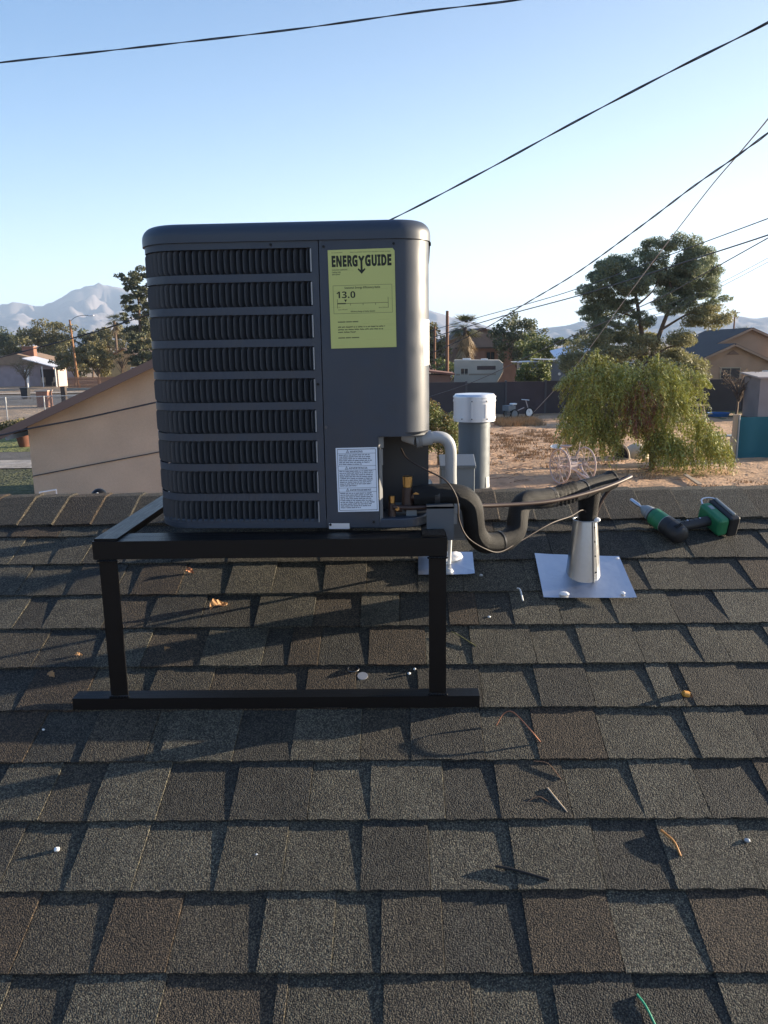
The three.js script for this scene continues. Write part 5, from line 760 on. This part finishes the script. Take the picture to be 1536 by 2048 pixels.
  { const g = []; for (let i = 0; i < 90; i++) for (const s of [-1, 1]) { const u = i / 90, x = -7.5 + 13.8 * u, z = 1.5 - 3.6 * u, x2 = x + s * 1.3; if (x2 < -7.5 || x2 > 6.3) continue; g.push(rod([x, 0.05, z], [x2, 1.4, z - s * 0.34], 0.004, 3)); } mesh('wire_mesh', g, M.greyPvc, cf).userData.kind = 'stuff'; }
  const bp = thing('brick_pillar', 'square brick pillar at the corner of the chain link fence', 'pillar', [-27.6, 0, -62]); for (let r0 = 0; r0 < 8; r0++) for (let c = 0; c < 2; c++) mesh('brick', box(0.43, 0.13, 0.86, (c - 0.5) * 0.45 + (r0 % 2 ? 0.012 : -0.012), 0.075 + r0 * 0.15, 0), plain(0.32 + 0.02 * ((r0 * 3 + c) % 3), 0.17, 0.12), bp); mesh('mortar', box(0.82, 1.2, 0.80, 0, 0.6, 0), plain(0.35, 0.3, 0.26), bp); mesh('cap', box(1.0, 0.1, 1.0, 0, 1.255, 0), plain(0.4, 0.33, 0.28), bp);
  const dg = thing('dark_pillar', 'dark gate post standing next to the brick pillar', 'gate post', [-26.2, 0, -62.4]); mesh('post', box(0.35, 1.5, 0.35, 0, 0.75, 0), plain(0.08, 0.06, 0.05), dg); mesh('cap', box(0.42, 0.06, 0.42, 0, 1.53, 0), plain(0.1, 0.08, 0.07), dg);
  const pot = thing('shrub_pot', 'terracotta pot with a dry yellow shrub beside the tan house', 'plant pot', [-16.9, 0.02, -35.4]); pot.scale.setScalar(0.72); { const g = new THREE.LatheGeometry([[0, 0], [0.30, 0], [0.45, 0.7], [0.5, 0.72], [0.5, 0.85], [0.42, 0.85], [0.40, 0.7], [0, 0.68]].map((q) => new THREE.Vector2(...q)), 28); mesh('pot', g, mat(0.15, 0.06, 0.038, 0.9), pot); mesh('foliage', foliage([[0, 1.25, 0, 0.75, 0.55, 0.6], [-0.7, 1.3, 0, 0.6, 0.4, 0.5], [-1.4, 1.2, 0, 0.6, 0.4, 0.5]], 2200, 0.07, 340, { lump: 0.3 }), L.mesq, pot); }
  tag(mesh('fence_post', [cyl(0.045, 0.045, 1.95, -13.65, 0, -26.3, 10), cyl(0.055, 0.03, 0.05, -13.65, 1.95, -26.3, 10)], M.greyPvc), 'thin grey post standing in the dark lawn beside the tan house', 'post');
  // yellow house by the conifer, brown house behind the palm
  const yh = thing('yellow_house', 'house with a brown gable roof and a sunlit yellow wall behind the conifer', 'house', [-36.6, 0, -108], rad(-22)); gable(yh, { w: 9, eave: 2.6, rise: 1.9, len: 9, wall: stucco(0.62, 0.44, 0.20), roof: brownRoof }); windowOn(yh, 1.6, 1.5, 0.03, 1.2, 1.0);
  const bh = thing('brown_house', 'brown two-storey house with a low gable behind the palm and the camper', 'house', [11.3, 0, -90], rad(8)); gable(bh, { w: 8.0, eave: 4.7, rise: 1.4, len: 9, wall: stucco(0.30, 0.20, 0.145), roof: brownRoof, x: -0.9, z: -3 }); mesh('lower_wing', boxUV(box(8.5, 3.9, 4, 0.4, 1.95, -1)), stucco(0.26, 0.155, 0.11), bh); mesh('wing_roof', boxUV(box(9.0, 0.16, 4.6, 0.4, 3.985, -1)), brownRoof, bh); windowOn(bh, -1.0, 3.1, 1.02, 0.9, 0.8, M.wood); windowOn(bh, 2.2, 3.1, 1.02, 1.2, 0.8, M.woodPale);
  // camper
  const rv = thing('camper', 'old cream camper with an overhanging cab parked behind the dark fence', 'camper', [6.2, 0, -60], rad(-6)); const cream = plain(0.52, 0.46, 0.36, 0.6);
  mesh('body', prism([[-1.75, 0.55], [1.0, 0.55], [1.25, 1.5], [1.55, 2.0], [1.72, 2.35], [1.72, 2.9], [1.5, 3.1], [-1.75, 3.15]], 2.3, 0.06), cream, rv); mesh('cab_window', box(1.35, 0.28, 0.03, 0.55, 2.62, 1.16), mat(0.05, 0.03, 0.03, 0.3), rv); mesh('stripe', box(2.9, 0.12, 0.02, -0.2, 2.15, 1.16), plain(0.35, 0.28, 0.2), rv); windowOn(rv, -1.05, 2.35, 1.15, 0.5, 0.45, cream); mesh('windscreen', box(0.03, 0.6, 1.8, 1.36, 1.72, 0), M.glass, rv); mesh('roof_vent', [box(0.6, 0.16, 0.6, -0.9, 3.23, 0), box(0.5, 0.14, 0.5, 0.4, 3.2, 0.2)], M.white, rv); for (const x of [-1.1, 0.75]) for (const z of [-0.95, 0.95]) { const w = new THREE.CylinderGeometry(0.38, 0.38, 0.25, 20); w.rotateX(Math.PI / 2); w.translate(x, 0.38, z); mesh('wheel', w, M.blackSteel, rv); }
  const car = thing('parked_car', 'pale blue car partly hidden behind the fence beside the camper', 'car', [4.0, 0, -57]); mesh('body', prism([[-2.0, 0.35], [2.0, 0.35], [2.0, 0.9], [1.1, 1.02], [0.6, 1.55], [-1.0, 1.6], [-1.7, 1.05], [-2.0, 0.95]], 1.6, 0.06), mat(0.36, 0.46, 0.55, 0.35), car); mesh('window', prism([[-0.9, 1.06], [0.95, 1.06], [0.52, 1.5], [-0.85, 1.5]], 1.63, 0.01), M.glass, car); for (const x of [-1.25, 1.25]) for (const z of [-0.72, 0.72]) { const w = new THREE.CylinderGeometry(0.32, 0.32, 0.2, 20); w.rotateX(Math.PI / 2); w.translate(x, 0.32, z); mesh('wheel', w, M.blackSteel, car); }
  const lo = thing('low_shack', 'low reddish roofed shack behind the fence beside the utility poles', 'shed', [2.2, 0, -56]); mesh('wall', boxUV(box(3.0, 2.3, 3, 0, 1.15, 0)), plain(0.25, 0.14, 0.1), lo); { const g = box(3.6, 0.12, 3.6); g.rotateZ(-0.12); g.translate(0, 2.55, 0); mesh('roof', g, plain(0.22, 0.10, 0.07), lo); }
  const s = thing('grey_shed', 'grey shed with sheet metal roof and a small round plaque beside the weeping tree', 'shed', [10.4, 0, -56]); mesh('wall', boxUV(box(2.9, 2.95, 3, -0.05, 1.475, -1.5)), plain(0.20, 0.22, 0.26), s); mesh('lean_to_wall', boxUV(box(0.1, 2.7, 2.6, 2.5, 1.35, -1.4)), plain(0.16, 0.12, 0.12), s); mesh('lean_to_back', boxUV(box(1.1, 2.7, 0.1, 1.95, 1.35, -2.7)), plain(0.08, 0.05, 0.05), s);
  [[-1.2, 3.05, 1.5, 0.03], [0.2, 3.16, 1.6, -0.05], [1.6, 3.12, 2.0, 0.02]].forEach(([x, y, l, a], i) => { const g = box(l, 0.05, 3.5); g.rotateZ(a); g.translate(x, y + i * 0.03, -1.4); mesh('roof_sheet', g, i === 1 ? mat(0.7, 0.7, 0.72, 0.4, 0.4) : mat(0.42, 0.42, 0.44, 0.5, 0.3), s); }); { const g = new THREE.CylinderGeometry(0.10, 0.10, 0.03, 20); g.rotateX(Math.PI / 2); g.translate(1.0, 2.2, 0.02); mesh('plaque', g, M.white, s); }
  const pr = thing('white_roof_shed', 'small shed with a bright white sloping roof behind the green trees', 'shed', [14.9, 0, -68]); mesh('wall', boxUV(box(2.6, 3.2, 3, 0, 1.6, 0)), plain(0.4, 0.38, 0.36), pr); { const g = box(3.2, 0.1, 3.6); g.rotateZ(0.25); g.rotateX(0.22); g.translate(0, 3.65, 0); mesh('roof', g, mat(0.78, 0.80, 0.84, 0.5), pr); }
  // peach house
  const ph = thing('peach_house', 'peach stucco house with two dark shingled gables beyond the pine', 'house', [24.3, 0, -58.3], rad(-3)); const peach = stucco(0.48, 0.30, 0.19);
  gable(ph, { w: 6.2, eave: 2.55, rise: 1.42, len: 5, wall: peach, roof: darkRoof, trim: plain(0.42, 0.27, 0.18) }); gable(ph, { w: 9.5, eave: 3.0, rise: 2.15, len: 10, wall: peach, roof: darkRoof, trim: plain(0.42, 0.27, 0.18), x: 3.0, z: -5.01 }); windowOn(ph, -0.1, 1.85, 0.04, 1.3, 1.0, M.woodPale); windowOn(ph, 2.5, 1.75, 0.04, 0.6, 0.7, M.white); mesh('gable_vent', prism([[-0.45, 0], [0.45, 0], [0, 0.32]], 0.05), plain(0.25, 0.15, 0.1), ph).position.set(0, 3.32, 0.03);
  const rs = thing('garden_shed', 'small grey white shed in front of the peach house at the edge of the view', 'shed', [20.9, 0, -45]); mesh('wall', boxUV(box(2.1, 2.3, 2, 0.1, 1.15, 0)), plain(0.30, 0.27, 0.26), rs); { const g = box(2.5, 0.08, 2.4); g.rotateX(0.08); g.translate(0.1, 2.38, 0); mesh('roof', g, plain(0.5, 0.45, 0.42), rs); } mesh('door', box(0.8, 1.9, 0.04, 0.1, 0.97, 1.02), plain(0.34, 0.31, 0.3), rs);
  const wt = thing('white_trailer', 'long low white trailer roof glimpsed between the two green trees', 'trailer', [18.3, 0, -62]); mesh('body', rbox(5.2, 2.3, 2.2, 0.12, -1.2, 1.6, 0), plain(0.55, 0.53, 0.5, 0.5), wt); mesh('roof', rbox(5.3, 0.16, 2.3, 0.05, -1.2, 2.83, 0), M.white, wt); windowOn(wt, -2.2, 1.9, 1.1, 0.8, 0.5);
  // back fence: panels between posts
  const bf = thing('back_fence', 'long dark grey fence along the far end of the dirt yard', 'fence', [0, 0, -49.5]); for (let i = 0; i < 12; i++) { const x = -3 + i * 2.45; mesh('panel', boxUV(box(2.33, 1.95 + 0.05 * ((i * 7) % 3), 0.10, x + 1.22, 1.0, 0)), plain(0.062 + 0.008 * ((i * 5) % 3), 0.055, 0.056), bf); mesh('post', box(0.12, 2.08, 0.2, x, 1.04, 0), plain(0.10, 0.09, 0.09), bf); }
  // poles
  const pole = (label, x, z, h, r, arm) => { const t = thing('utility_pole', label, 'utility pole', [x, 0, z]); mesh('pole', rod([0, 0, 0], [0.02, h, 0], r, 12, r * 0.75), mat(0.17, 0.085, 0.05, 0.9), t); if (arm) { mesh('bracket', [box(0.45, 0.1, 0.1, 0.2, h * 0.28, 0.1), box(0.08, 0.5, 0.1, 0.38, h * 0.30, 0.1)], M.greyPvc, t); } else mesh('crossarm', box(1.3, 0.1, 0.1, 0, h - 0.35, 0.1), M.wood, t); };
  pole('thick brown utility pole in front of the shaggy palm', 3.95, -62, 6.85, 0.15, true); pole('second brown utility pole farther off behind the air conditioner corner', 3.62, -75, 6.0, 0.13, true); pole('far thin utility pole over the roof of the peach house', 45.7, -110, 8.4, 0.13, false);
  // rake with two spoked wheels
  const rk = thing('hay_rake', 'antique rusty hay rake with two big spoked wheels in the dirt yard', 'hay rake', [5.42, 0.02, -24.2], rad(24)), rust = mat(0.46, 0.38, 0.35, 0.85);
  for (const sx of [-0.47, 0.47]) { const R1 = new THREE.TorusGeometry(0.52, 0.026, 8, 44); R1.rotateY(Math.PI / 2); R1.translate(sx, 0.53, 0); const w = mesh('wheel', R1, rust, rk); const hub = new THREE.CylinderGeometry(0.06, 0.06, 0.14, 14); hub.rotateZ(Math.PI / 2); hub.translate(sx, 0.53, 0); mesh('hub', hub, rust, w); for (let i = 0; i < 14; i++) { const a = i / 14 * 6.283; mesh('spoke', rod([sx + (i % 2 ? 0.05 : -0.05), 0.53 + 0.05 * Math.cos(a), 0.05 * Math.sin(a)], [sx, 0.53 + 0.51 * Math.cos(a), 0.51 * Math.sin(a)], 0.011, 5), rust, w); } }
  mesh('axle', rod([-0.5, 0.53, 0], [0.5, 0.53, 0], 0.028), rust, rk); mesh('frame', [rod([-0.38, 0.5, 0.05], [0.38, 0.62, -0.1], 0.02), rod([0, 0.55, 0], [-0.05, 1.05, -0.3], 0.02), rod([-0.3, 0.55, 0], [0.0, 0.3, 0.6], 0.02), rod([0.3, 0.55, 0], [0.0, 0.3, 0.6], 0.02), rod([-0.38, 0.7, -0.2], [0.38, 0.7, -0.2], 0.02)], rust, rk); mesh('seat', (() => { const g = new THREE.SphereGeometry(0.17, 16, 8, 0, 6.283, Math.PI / 2, Math.PI / 3); g.scale(1.2, 0.5, 1); g.translate(-0.05, 1.12, -0.3); return g; })(), rust, rk); for (let i = 0; i < 12; i++) { const x = -0.38 + i * 0.069, g = tube([[x, 0.7, -0.2], [x, 0.72, -0.5], [x, 0.4, -0.62], [x, 0.08, -0.42]], 0.008, 14, 5); mesh('tine', g, rust, rk); } mesh('gear_box', [rbox(0.22, 0.22, 0.26, 0.03, 0.02, 0.5, -0.05), rod([-0.12, 0.5, -0.05], [0.14, 0.5, -0.05], 0.14, 16)], rust, rk); mesh('tongue', [rod([0, 0.42, 0], [-0.15, 0.18, 1.3], 0.035), rod([0.22, 0.5, 0], [-0.1, 0.2, 1.1], 0.025)], rust, rk); mesh('lever', rod([0.15, 0.55, 0], [0.22, 1.25, 0.05], 0.012), rust, rk);
  // dog house
  const dh = thing('dog_house', 'cream igloo dog house with an arched entrance under the weeping tree', 'dog house', [8.80, 0, -29.5], rad(-18)), creamP = plain(0.60, 0.50, 0.36, 0.6); { const g = new THREE.SphereGeometry(0.52, 28, 14, 0, 6.283, 0, Math.PI / 2); g.scale(1, 1.05, 1); g.translate(0.18, 0, -0.1); mesh('dome', g, creamP, dh); const tn = new THREE.CylinderGeometry(0.30, 0.33, 0.4, 24, 1, true, -Math.PI / 2, Math.PI); tn.rotateX(Math.PI / 2); tn.rotateZ(0); const q = tn; q.scale(0.95, 1.5, 1); q.rotateY(-0.5); q.translate(-0.22, 0.06, 0.42); mesh('entrance', q, creamP, dh); const rim = new THREE.TorusGeometry(0.31, 0.035, 8, 24, Math.PI); rim.scale(0.95, 1.5, 1); rim.rotateY(-0.5); rim.translate(-0.32, 0.05, 0.60); mesh('rim', rim, creamP, dh); const hole = new THREE.CircleGeometry(0.30, 24, 0, Math.PI); hole.scale(0.95, 1.5, 1); hole.rotateY(-0.5); hole.translate(-0.30, 0.03, 0.565); mesh('opening', hole, M.felt, dh); mesh('sill', box(0.62, 0.07, 0.1, -0.32, 0.04, 0.6, -0.5), creamP, dh); }
  // small yard things
  const tp = thing('teal_screen', 'teal fabric screen stretched along a fence at the edge of the view', 'fence screen', [14.2, 0, -29]); { const g = new THREE.PlaneGeometry(3.8, 1.5, 60, 12), q = g.attributes.position; for (let i = 0; i < q.count; i++) q.setZ(i, 0.03 * Math.sin(q.getX(i) * 7) + 0.05 * fbm(q.getX(i), q.getY(i), 2, 3)); g.computeVertexNormals(); g.translate(0.15, 0.77, 0); const b = g.clone(); b.translate(0, 0, -0.006); mesh('fabric', [g, b], mat(0.010, 0.11, 0.145, 0.8), tp); for (const x of [-1.75, -0.55, 0.9, 2.05]) mesh('post', cyl(0.025, 0.025, x === -0.55 ? 1.15 : 1.62, x, 0, 0.12, 10), x === -0.55 ? mat(0.4, 0.5, 0.3, 0.6) : M.greyPvc, tp); mesh('cap_post', box(0.14, 1.62, 0.14, -1.84, 0.81, 0), M.woodPale, tp); }
  const bs = thing('plastic_basin', 'white plastic basin lying on the dirt beside the hay rake', 'basin', [6.55, 0.05, -32.2]); bs.scale.setScalar(0.6); { const g = new THREE.LatheGeometry([[0.0, 0], [0.22, 0], [0.30, 0.15], [0.34, 0.16], [0.30, 0.17], [0.20, 0.03], [0, 0.03]].map((q) => new THREE.Vector2(...q)), 28); g.scale(1.4, 1, 0.8); g.rotateX(0.5); mesh('shell', g, M.white, bs); }
  const wd = (name, label, a, b, w) => { const A = V3(a), B = V3(b), g = new THREE.BoxGeometry(w, 0.05, A.distanceTo(B)); const o = mesh(name, g, M.woodPale); o.position.copy(A.add(B).multiplyScalar(0.5)); o.lookAt(V3(b)); return tag(o, label, 'plank'); };
  wd('wood_plank', 'pale wooden plank lying in the dirt behind the drill', [9.15, 0.10, -24.9], [8.95, 0.09, -23.1], 0.12); wd('wood_plank', 'thin pole lying in the dirt in front of the weeping tree', [5.9, 0.06, -23.0], [7.9, 0.06, -22.6], 0.06);
  const sh = thing('sawhorse', 'wooden sawhorse beyond the weeping tree near the peach house', 'sawhorse', [15.4, 0, -41], 0.3); for (const x of [-0.45, 0.45]) { mesh('leg', rod([x, 0, 0.35], [x, 1.0, 0], 0.04, 6), M.woodPale, sh); mesh('leg', rod([x, 0, -0.35], [x, 1.0, 0], 0.04, 6), M.wood, sh); } mesh('beam', box(1.4, 0.1, 0.1, 0, 1.04, 0), M.woodPale, sh);
  const po = thing('paddling_pool', 'blue paddling pool on the grass in front of the peach house', 'pool', [18.6, 0.03, -46]); mesh('wall', (() => { const g = new THREE.LatheGeometry([[0.9, 0], [1.0, 0.3], [1.05, 0.32], [0.95, 0.3], [0.85, 0.02], [0, 0.02]].map((q) => new THREE.Vector2(...q)), 32); return g; })(), mat(0.03, 0.12, 0.32, 0.5), po); po.scale.setScalar(0.6);
  const tb = thing('garden_bench', 'pale low bench beside the weeping tree', 'bench', [12.6, 0, -31]); mesh('seat', box(1.3, 0.05, 0.4, 0, 0.62, 0), M.greyPvc, tb); for (const [a, b] of [[-1, -1], [1, -1], [-1, 1], [1, 1]]) mesh('leg', box(0.05, 0.6, 0.05, a * 0.55, 0.3, b * 0.14), M.greyPvc, tb);
  const tri = thing('tricycle', 'rusty tricycle with a white wheel parked by the far fence', 'tricycle', [7.2, 0.02, -46.5], 0.5); const wheel = (x, y, z, r, m) => { const g = new THREE.TorusGeometry(r, 0.03, 8, 28); g.rotateY(0); g.translate(x, y, z); const w = mesh('wheel', g, M.blackSteel, tri); const d = new THREE.CylinderGeometry(r * 0.8, r * 0.8, 0.03, 20); d.rotateX(Math.PI / 2); d.translate(x, y, z); mesh('rim', d, m, w); }; wheel(0.65, 0.3, 0.1, 0.28, M.white); wheel(-0.6, 0.28, 0.35, 0.26, M.greySteel); wheel(-0.6, 0.28, -0.35, 0.26, M.greySteel); mesh('frame', [rod([-0.6, 0.28, 0.35], [-0.6, 0.28, -0.35], 0.03), rod([-0.6, 0.3, 0], [0.3, 0.6, 0.05], 0.03), rod([0.65, 0.3, 0.1], [0.4, 1.05, 0.05], 0.03), rod([-0.4, 0.35, 0], [-0.45, 0.8, 0], 0.03)], rust, tri); mesh('handlebar', rod([0.38, 1.05, -0.3], [0.38, 1.05, 0.4], 0.025), M.white, tri); mesh('seat', rbox(0.35, 0.1, 0.3, 0.04, -0.45, 0.84, 0), M.white, tri); mesh('basket', box(0.5, 0.3, 0.6, -0.75, 0.62, 0), M.greySteel, tri);
}
// ---------- overhead cables ----------
{
  const twisted = (name, label, pts, r, turns, strands = 2, group) => {                 // strands twisted round each other
    const c = new THREE.CatmullRomCurve3(pts.map(V3)), n = 700, up = V(0, 1, 0), P = []; for (let k = 0; k < strands; k++) { const l = []; for (let i = 0; i <= n; i++) { const q = c.getPointAt(i / n), t = c.getTangentAt(i / n), s = t.clone().cross(up).normalize(), u = s.clone().cross(t), a = i / n * turns * 6.283 + k * 6.283 / strands; l.push(q.addScaledVector(s, Math.cos(a) * r).addScaledVector(u, Math.sin(a) * r)); } P.push(new THREE.TubeGeometry(new THREE.CatmullRomCurve3(l), 900, r * 1.02, 6, false)); }
    return tag(mesh(name, P, M.cable), label, 'cable', group);
  };
  twisted('power_cable', 'twisted black cable across the top of the sky', [[-4.018, 6.667, -7.6], [-3.429, 6.684, -7.5], [-2.047, 6.721, -7.3], [-0.751, 6.758, -7.1], [0.262, 6.791, -6.9], [0.993, 6.819, -6.8], [1.744, 6.841, -6.6]], 0.0043, 5);
  twisted('power_cable', 'twisted black cable passing behind the air conditioner and climbing across the open sky', [[-6.172, 3.979, -11.0], [-5.257, 4.141, -10.6], [-4.07, 4.378, -10.2], [-3.002, 4.624, -9.8], [-1.258, 5.050, -9.0], [-0.042, 5.442, -8.3], [0.779, 5.722, -7.6], [1.489, 5.985, -7.0], [2.087, 6.178, -6.4], [2.485, 6.264, -5.8], [2.693, 6.333, -5.5]], 0.0048, 10);
  const w = (label, pts, r, m = M.wire) => tag(mesh('overhead_wire', tube(pts, r, 90, 6), m), label, 'wire');
  twisted('power_cable', 'sagging twisted cable crossing the straight guy wire high at the edge of the view', [[0.157, 3.578, -30.0], [1.159, 3.948, -28.0], [2.716, 4.706, -25.0], [3.431, 5.25, -22.0], [4.158, 5.791, -19.0], [4.65, 6.38, -15.5], [4.80, 6.65, -13.5], [4.868, 6.784, -12.0], [4.822, 6.827, -11.0], [4.837, 6.935, -10.0]], 0.009, 14);
  w('straight pale guy wire slanting down in front of the pine to the dirt yard', [[7.273, 0.187, -44.0], [7.65, 4.17, -32.0].map((v, i) => [7.23, 3.28, -32.6][i]), [6.30, 6.15, -20.0].map((v, i) => [6.72, 5.95, -22.5][i]), [6.02, 6.98, -16.4], [5.55, 7.15, -13.7], [5.245, 7.248, -12.0], [4.935, 7.326, -10.5]], 0.011, mat(0.34, 0.34, 0.35, 0.5));
  w('topmost of the thin wires running through the pine top', [[2.072, 5.152, -62.0], [3.783, 5.673, -60.0], [7.956, 6.648, -52.0], [10.511, 7.344, -46.0], [13.21, 8.361, -38.0], [14.73, 8.947, -33.0], [15.327, 9.193, -31.0]], 0.022);
  w('darker wire just below the topmost one through the pine', [[2.07, 4.627, -62.0], [3.784, 5.167, -60.0], [7.47, 6.2, -53.0], [10.803, 7.015, -46.0], [13.854, 8.001, -37.0], [14.782, 8.327, -33.0], [15.386, 8.581, -31.0]], 0.030);
  w('long dark wire rising from behind the camper across the pine', [[0.21, 0.85, -46.0], [3.776, 2.411, -40.0], [6.495, 4.15, -34.0], [7.782, 5.01, -30.0], [8.838, 5.718, -27.0], [9.512, 6.317, -25.0], [9.861, 6.876, -22.0], [10.174, 7.172, -21.0]], 0.016);
  w('faint thin wire, upper of the two leaving the pine low down', [[9.5, 4.9, -43.0], [12.531, 5.931, -38.0], [13.79, 6.532, -36.0], [14.856, 7.455, -33.0], [15.436, 8.051, -31.0]], 0.010);
  w('faint thin wire, lower of the two leaving the pine low down', [[9.5, 4.6, -43.0], [12.555, 5.625, -38.0], [13.802, 6.363, -36.0], [14.869, 7.302, -33.0], [15.45, 7.91, -31.0]], 0.010);
}
renderer.render(scene, camera);
